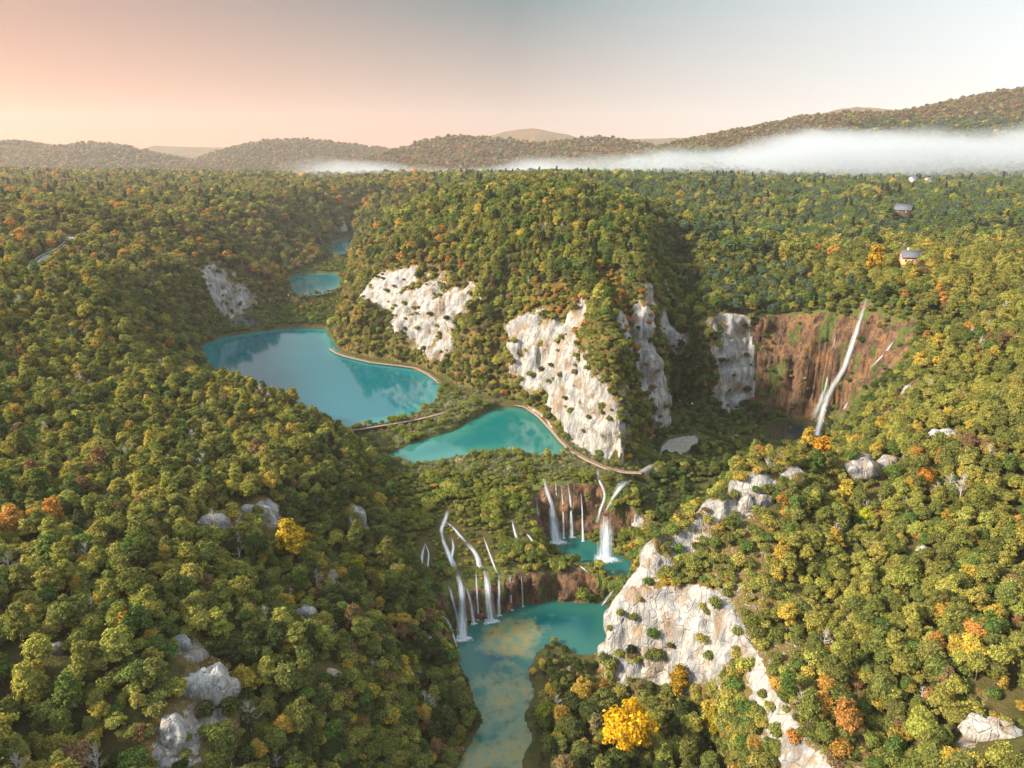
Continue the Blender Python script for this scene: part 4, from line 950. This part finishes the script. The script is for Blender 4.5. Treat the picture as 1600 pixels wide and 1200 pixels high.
# ------------------------------------------------------------------ rocks
def rock(name, p, size, yaw, seed, label, matl='limestone', cat='rock', n=40):
    th, ph = np.meshgrid(np.linspace(0, 2*PI, n, endpoint=False), np.linspace(.02, PI-.02, n//2)); d = np.stack([np.cos(th)*np.sin(ph), np.sin(th)*np.sin(ph), np.cos(ph)], -1)
    d = np.sign(d)*np.abs(d)**.75
    P = d*np.array(size)*.6
    q_ = P+seed*13.7
    f = 1+.20*(2*np.abs(vnoise(q_[..., 0]/2.6, q_[..., 1]/2.6, q_[..., 2]/3.5, 5))-.5)+.10*vnoise(q_[..., 0]/1.1, q_[..., 1]/1.1, q_[..., 2]/1.3, 6)+.05*vnoise(q_[..., 0]/.5, q_[..., 1]/.5, q_[..., 2]/.5, 7)
    P = P*f[..., None]; nr = n//2
    idx_ = np.arange(nr*n).reshape(nr, n); nx_ = np.roll(idx_, -1, 1)
    F = np.stack([idx_[:-1].ravel(), idx_[1:].ravel(), nx_[1:].ravel(), nx_[:-1].ravel()], 1)
    o = link(name, mesh_np(name, P.reshape(-1, 3), F, M[matl], True), label=label, cat=cat, loc=p); o.rotation_euler = (0, 0, yaw)
    return o
for i, (p, o) in enumerate(zip(oc_p, OUTCROPS)): rock('rock_outcrop', p+np.array([0, 0, -o[1][2]*.06]), o[1], o[2], i, o[3], n=56)
for i, (px, py, s, lab) in enumerate(((1150,678,3.2,'brown boulder left of the dark plunge pool'),(1190,684,2.6,'boulder at the near left edge of the plunge pool'),(1232,676,2.2,'small boulder standing in the dark plunge pool'),(1105,668,2.4,'mossy boulder in the ravine meadow'))):
    p = hit(px, py); p[2] = max(p[2], 10.0); rock('boulder', p, (s, s*.8, s*.7), i, 40+i, lab, 'tufa', 'boulder', 24)

# ------------------------------------------------------------------ boardwalks, path, platform, road
def boardwalk(name, path, label, width=2.0, gap=.34, posts=True):
    r = link(name, None, label=label, cat='boardwalk'); L = np.r_[0, np.cumsum(np.linalg.norm(np.diff(path, axis=0), axis=1))]
    def at(s): return np.array([np.interp(s, L, path[:, k]) for k in range(3)])
    g = Geo(); be = Geo(); po = Geo()
    s = 0
    while s < L[-1]-.3:
        p = at(s); t = at(min(s+.4, L[-1]))-p; rz = math.atan2(t[1], t[0])
        g.box(p+np.array([0, 0, random.uniform(-.012, .012)]), (gap-.05, width*random.uniform(.96, 1.04), .08), rz); s += gap
    for side in (-1, 1):
        pts = []
        for s in np.arange(0, L[-1], 1.5):
            p = at(s); t = at(min(s+.5, L[-1]))-at(max(s-.5, 0)); nrm = np.array([-t[1], t[0], 0])/(np.linalg.norm(t[:2])+1e-9); pts.append(p+nrm*side*(width/2-.08)+np.array([0, 0, .09]))
            if posts and len(pts) % 2 == 0: po.box(pts[-1]+np.array([0, 0, -.75]), (.18, .18, 1.5), 0)
        be.tube(pts, [.09]*len(pts), 4)
    o = link('planking', g.mesh('planking', M['planks']), r); o['kind'] = 'stuff'
    o = link('edge_beams', be.mesh('edge_beams', M['planks']), r); o['kind'] = 'stuff'
    if posts: o = link('support_posts', po.mesh('support_posts', M['timber']), r); o['kind'] = 'stuff'
boardwalk('boardwalk', bw1, 'brown boardwalk along the far shore of the large turquoise lake', 2.0)
boardwalk('boardwalk', bw1b, 'brown boardwalk curving under the white pointed cliff', 2.2)
boardwalk('boardwalk', bw2, 'narrow pale boardwalk crossing the reedy bar between the lakes', 1.6)
def ribbon(name, path, width, m, lift=.12, **k):
    path = np.asarray(path, float); t = np.gradient(path, axis=0); nrm = np.stack([-t[:, 1], t[:, 0], 0*t[:, 0]], 1); nrm /= np.linalg.norm(nrm, axis=1, keepdims=True)+1e-9
    V = []
    for j in (-1, -.33, .33, 1):
        q_ = path+nrm*width/2*j; q_[:, 2] = path[:, 2]+lift; V.append(q_)
    for j in (-1, 1):
        q_ = path+nrm*width/2*j*1.05; q_[:, 2] = path[:, 2]-1.2; V.append(q_)
    V = np.stack(V, 1); V = V[:, [4, 0, 1, 2, 3, 5]]
    return link(name, mesh_np(name, V.reshape(-1, 3), grid_faces(len(path), 6), M[m]), **k)
def drape(p, n):
    p = spline(p, n); p[:, 2] = height(p[:, 0], p[:, 1]); q_ = p[:, 2].copy()
    for _ in range(4): q_[1:-1] = (q_[:-2]+2*q_[1:-1]+q_[2:])/4
    p[:, 2] = q_; return p
ribbon('footpath', PATH, 2.2, 'gravel', .3, kind='structure')
ribbon('road', drape(ROAD, 60), 6.5, 'asphalt', .9, kind='structure')
ribbon('hillside_walkway', drape(WALK, 60), 1.9, 'gravel', .8, kind='structure')
zt_ = float(np.max(height(PLAZA[:, 0], PLAZA[:, 1])))*.4+16.6*.6; zt_ = max(zt_, 16.6)
V = [(x, y, zt_) for x, y in PLAZA]+[(x, y, zt_-4) for x, y in PLAZA]; k = len(PLAZA)
me = bpy.data.meshes.new('viewing_platform'); me.from_pydata(V, [], [tuple(range(k))]+[(i, i+k, (i+1) % k+k, (i+1) % k) for i in range(k)]); me.materials.append(M['gravel'])
plat = link('viewing_platform', None, label='pale gravel viewing platform in the ravine beyond the pointed cliff', cat='platform'); link('deck', me, plat)
g = Geo(); rim = [np.array([x, y, zt_]) for x, y in PLAZA]
for a, b_ in zip(rim[1:5], rim[2:6]):
    for q_ in np.linspace(0, 1, 4)[:-1]: g.box(a+(b_-a)*q_+np.array([0, 0, .5]), (.14, .14, 1.0))
    g.tube([a+np.array([0, 0, 1.0]), b_+np.array([0, 0, 1.0])], [.06, .06], 4); g.tube([a+np.array([0, 0, .55]), b_+np.array([0, 0, .55])], [.05, .05], 4)
link('railing', g.mesh('railing', M['planks']), plat)
rd = drape(ROAD, 60); g = Geo()
off = np.gradient(rd, axis=0); nn = np.stack([-off[:, 1], off[:, 0], 0*off[:, 0]], 1); nn /= np.linalg.norm(nn, axis=1, keepdims=True)
rail = rd+nn*3.6+np.array([0, 0, 1.7]); g.tube(rail, [.16]*len(rail), 4)
for p in rail[::4]: g.box(p-np.array([0, 0, .5]), (.12, .12, 1.1))
link('guard_rail', g.mesh('guard_rail', M['metal']), label='grey guard rail along the short stretch of road', cat='guard rail')

# ------------------------------------------------------------------ houses and mast
def house(p, w_, d_, h, roof, yaw, wallm, label, rise=3.2, chim=True, win=3):
    r = link('house', None, label=label, cat='house', loc=p); r.rotation_euler = (0, 0, yaw)
    def part(nm, g_, m, par=r): return link(nm, g_.mesh(nm, M[m]), par)
    x, y = w_/2, d_/2
    g = Geo(); g.add([(-x,-y,-1.5),(x,-y,-1.5),(x,y,-1.5),(-x,y,-1.5),(-x,-y,h),(x,-y,h),(x,y,h),(-x,y,h)], [(0,1,5,4),(1,2,6,5),(2,3,7,6),(3,0,4,7)])
    g.add([(-x,-y,h),(-x,y,h),(-x,0,h+rise),(-x,0,h+rise)], [(0,1,2,3)]); g.add([(x,-y,h),(x,y,h),(x,0,h+rise),(x,0,h+rise)], [(1,0,2,3)])
    wall = part('wall', g, wallm)
    g = Geo(); ov = .7; k = ov*rise/y
    for s in (-1, 1):
        a = [(-x-ov, s*(y+ov), h-k), (x+ov, s*(y+ov), h-k), (x+ov, 0, h+rise), (-x-ov, 0, h+rise)]
        g.add([(q_[0], q_[1], q_[2]+.05) for q_ in a]+[(q_[0], q_[1], q_[2]+.3) for q_ in a], [(0,1,2,3),(4,7,6,5),(0,4,5,1),(1,5,6,2),(2,6,7,3),(3,7,4,0)])
    rf = part('roof', g, roof)
    if chim:
        g = Geo(); g.box((-x*.35, .8, h+rise+.3), (.8, .8, 2.2)); g.box((-x*.35, .8, h+rise+1.5), (1.0, 1.0, .2)); part('chimney', g, 'chimney', rf)
    for i in range(win):
        cx_ = -x+(i+.5)*w_/win; g = Geo(); g.box((cx_, -y-.03, h*.55), (1.1, .12, 1.4)); wd = part('window', g, 'chimney'); g = Geo(); g.box((cx_, -y-.08, h*.55), (.85, .12, 1.15)); part('pane', g, 'glass', wd)
    g = Geo(); g.box((x+.04, 0, 1.1), (.12, 1.1, 2.2)); part('door', g, 'timber')
house(HOUSE1, 10.5, 7.5, 4.4, 'slate', -.25, 'plaster', 'orange plastered house with dark grey gable roof above the tall waterfall')
house(HOUSE2, 13, 9, 4.5, 'slate', -.75, 'timber', 'dark timber house with grey roof on the far plateau', 4.5, False, 2)
for px, py, lab in ((1428,277,'left of two tiny white houses at the edge of the fog'), (1452,275,'right of two tiny white houses at the edge of the fog')):
    p = D(px, py, 1120); house(np.array([p[0], p[1], float(height(p[:1], p[1:2])[0])+7]), 11, 9, 6, 'slate', .3, 'chimney', lab, 3.5, False, 2)
p = D(181,224,2900); zb = float(height(p[:1], p[1:2])[0]); g = Geo(); g.tube([(p[0], p[1], zb-5), (p[0], p[1], zb+40)], [1.6, .7], 5)
for q_ in (20, 30): g.box((p[0], p[1], zb+q_), (7, 1.2, 1))
link('radio_mast', g.mesh('radio_mast', M['metal']), label='thin radio mast on top of the left far hill', cat='mast')

# ------------------------------------------------------------------ air: fog bank and haze
def box_mesh(name, lo, hi):
    g = Geo(); lo = np.array(lo, float); hi = np.array(hi, float); g.box((lo+hi)/2, hi-lo); return g.mesh(name, None)
b = NB('fog'); gm = b.n('ShaderNodeNewGeometry')
sp_ = b.n('ShaderNodeSeparateXYZ', {0: gm.outputs['Position']})
x_, y_, z_ = sp_.outputs
nz1 = b.noise(b.pos(.006, .006, .02), 1.0, 6, .65); nz2 = b.noise(b.pos(.0022, .0022, .004), 1.0, 4, .6)
topz = b.math('ADD', b.math('ADD', 156.0, b.math('MULTIPLY', b.ramp(x_, -300, 1000), 62)), b.math('MULTIPLY', b.math('SUBTRACT', nz2, .5), 165))
below = b.math('DIVIDE', b.math('SUBTRACT', topz, z_), 60.0)
bot = b.math('DIVIDE', b.math('SUBTRACT', z_, b.math('ADD', 84.0, b.math('MULTIPLY', nz1, 22))), 22.0)
ends = b.math('MULTIPLY', b.ramp(x_, -620, -200), b.math('MULTIPLY', b.ramp(y_, 1150, 1420), b.ramp(y_, 1760, 1640)))
den = b.math('MINIMUM', b.math('MINIMUM', below, bot), 1.0)
den = b.math('SUBTRACT', b.math('MULTIPLY', b.math('MAXIMUM', den, 0.0), ends), b.math('MULTIPLY', b.math('SUBTRACT', 1.0, nz1), .62))
den = b.math('MULTIPLY', b.math('MAXIMUM', den, 0.0), .015)
vol = b.n('ShaderNodeVolumePrincipled', {'Color': (.74, .79, .83), 'Density': den, 'Anisotropy': .2}).outputs[0]
fog = link('fog_bank', box_mesh('fog_bank', (-620, 1140, 84), (1700, 1770, 330)), label='long bank of white morning fog before the right hill', cat='fog', kind='stuff')
fog.data.materials.append(b.out(None, vol))
b = NB('haze'); vol = b.n('ShaderNodeVolumePrincipled', {'Color': (1.0, .96, .93), 'Density': .00007, 'Anisotropy': .3}).outputs[0]
hz = link('haze', box_mesh('haze', (-5250, -60, -60), (5250, 6400, 560)), label='thin morning haze filling the air', cat='haze', kind='stuff'); hz.data.materials.append(b.out(None, vol))
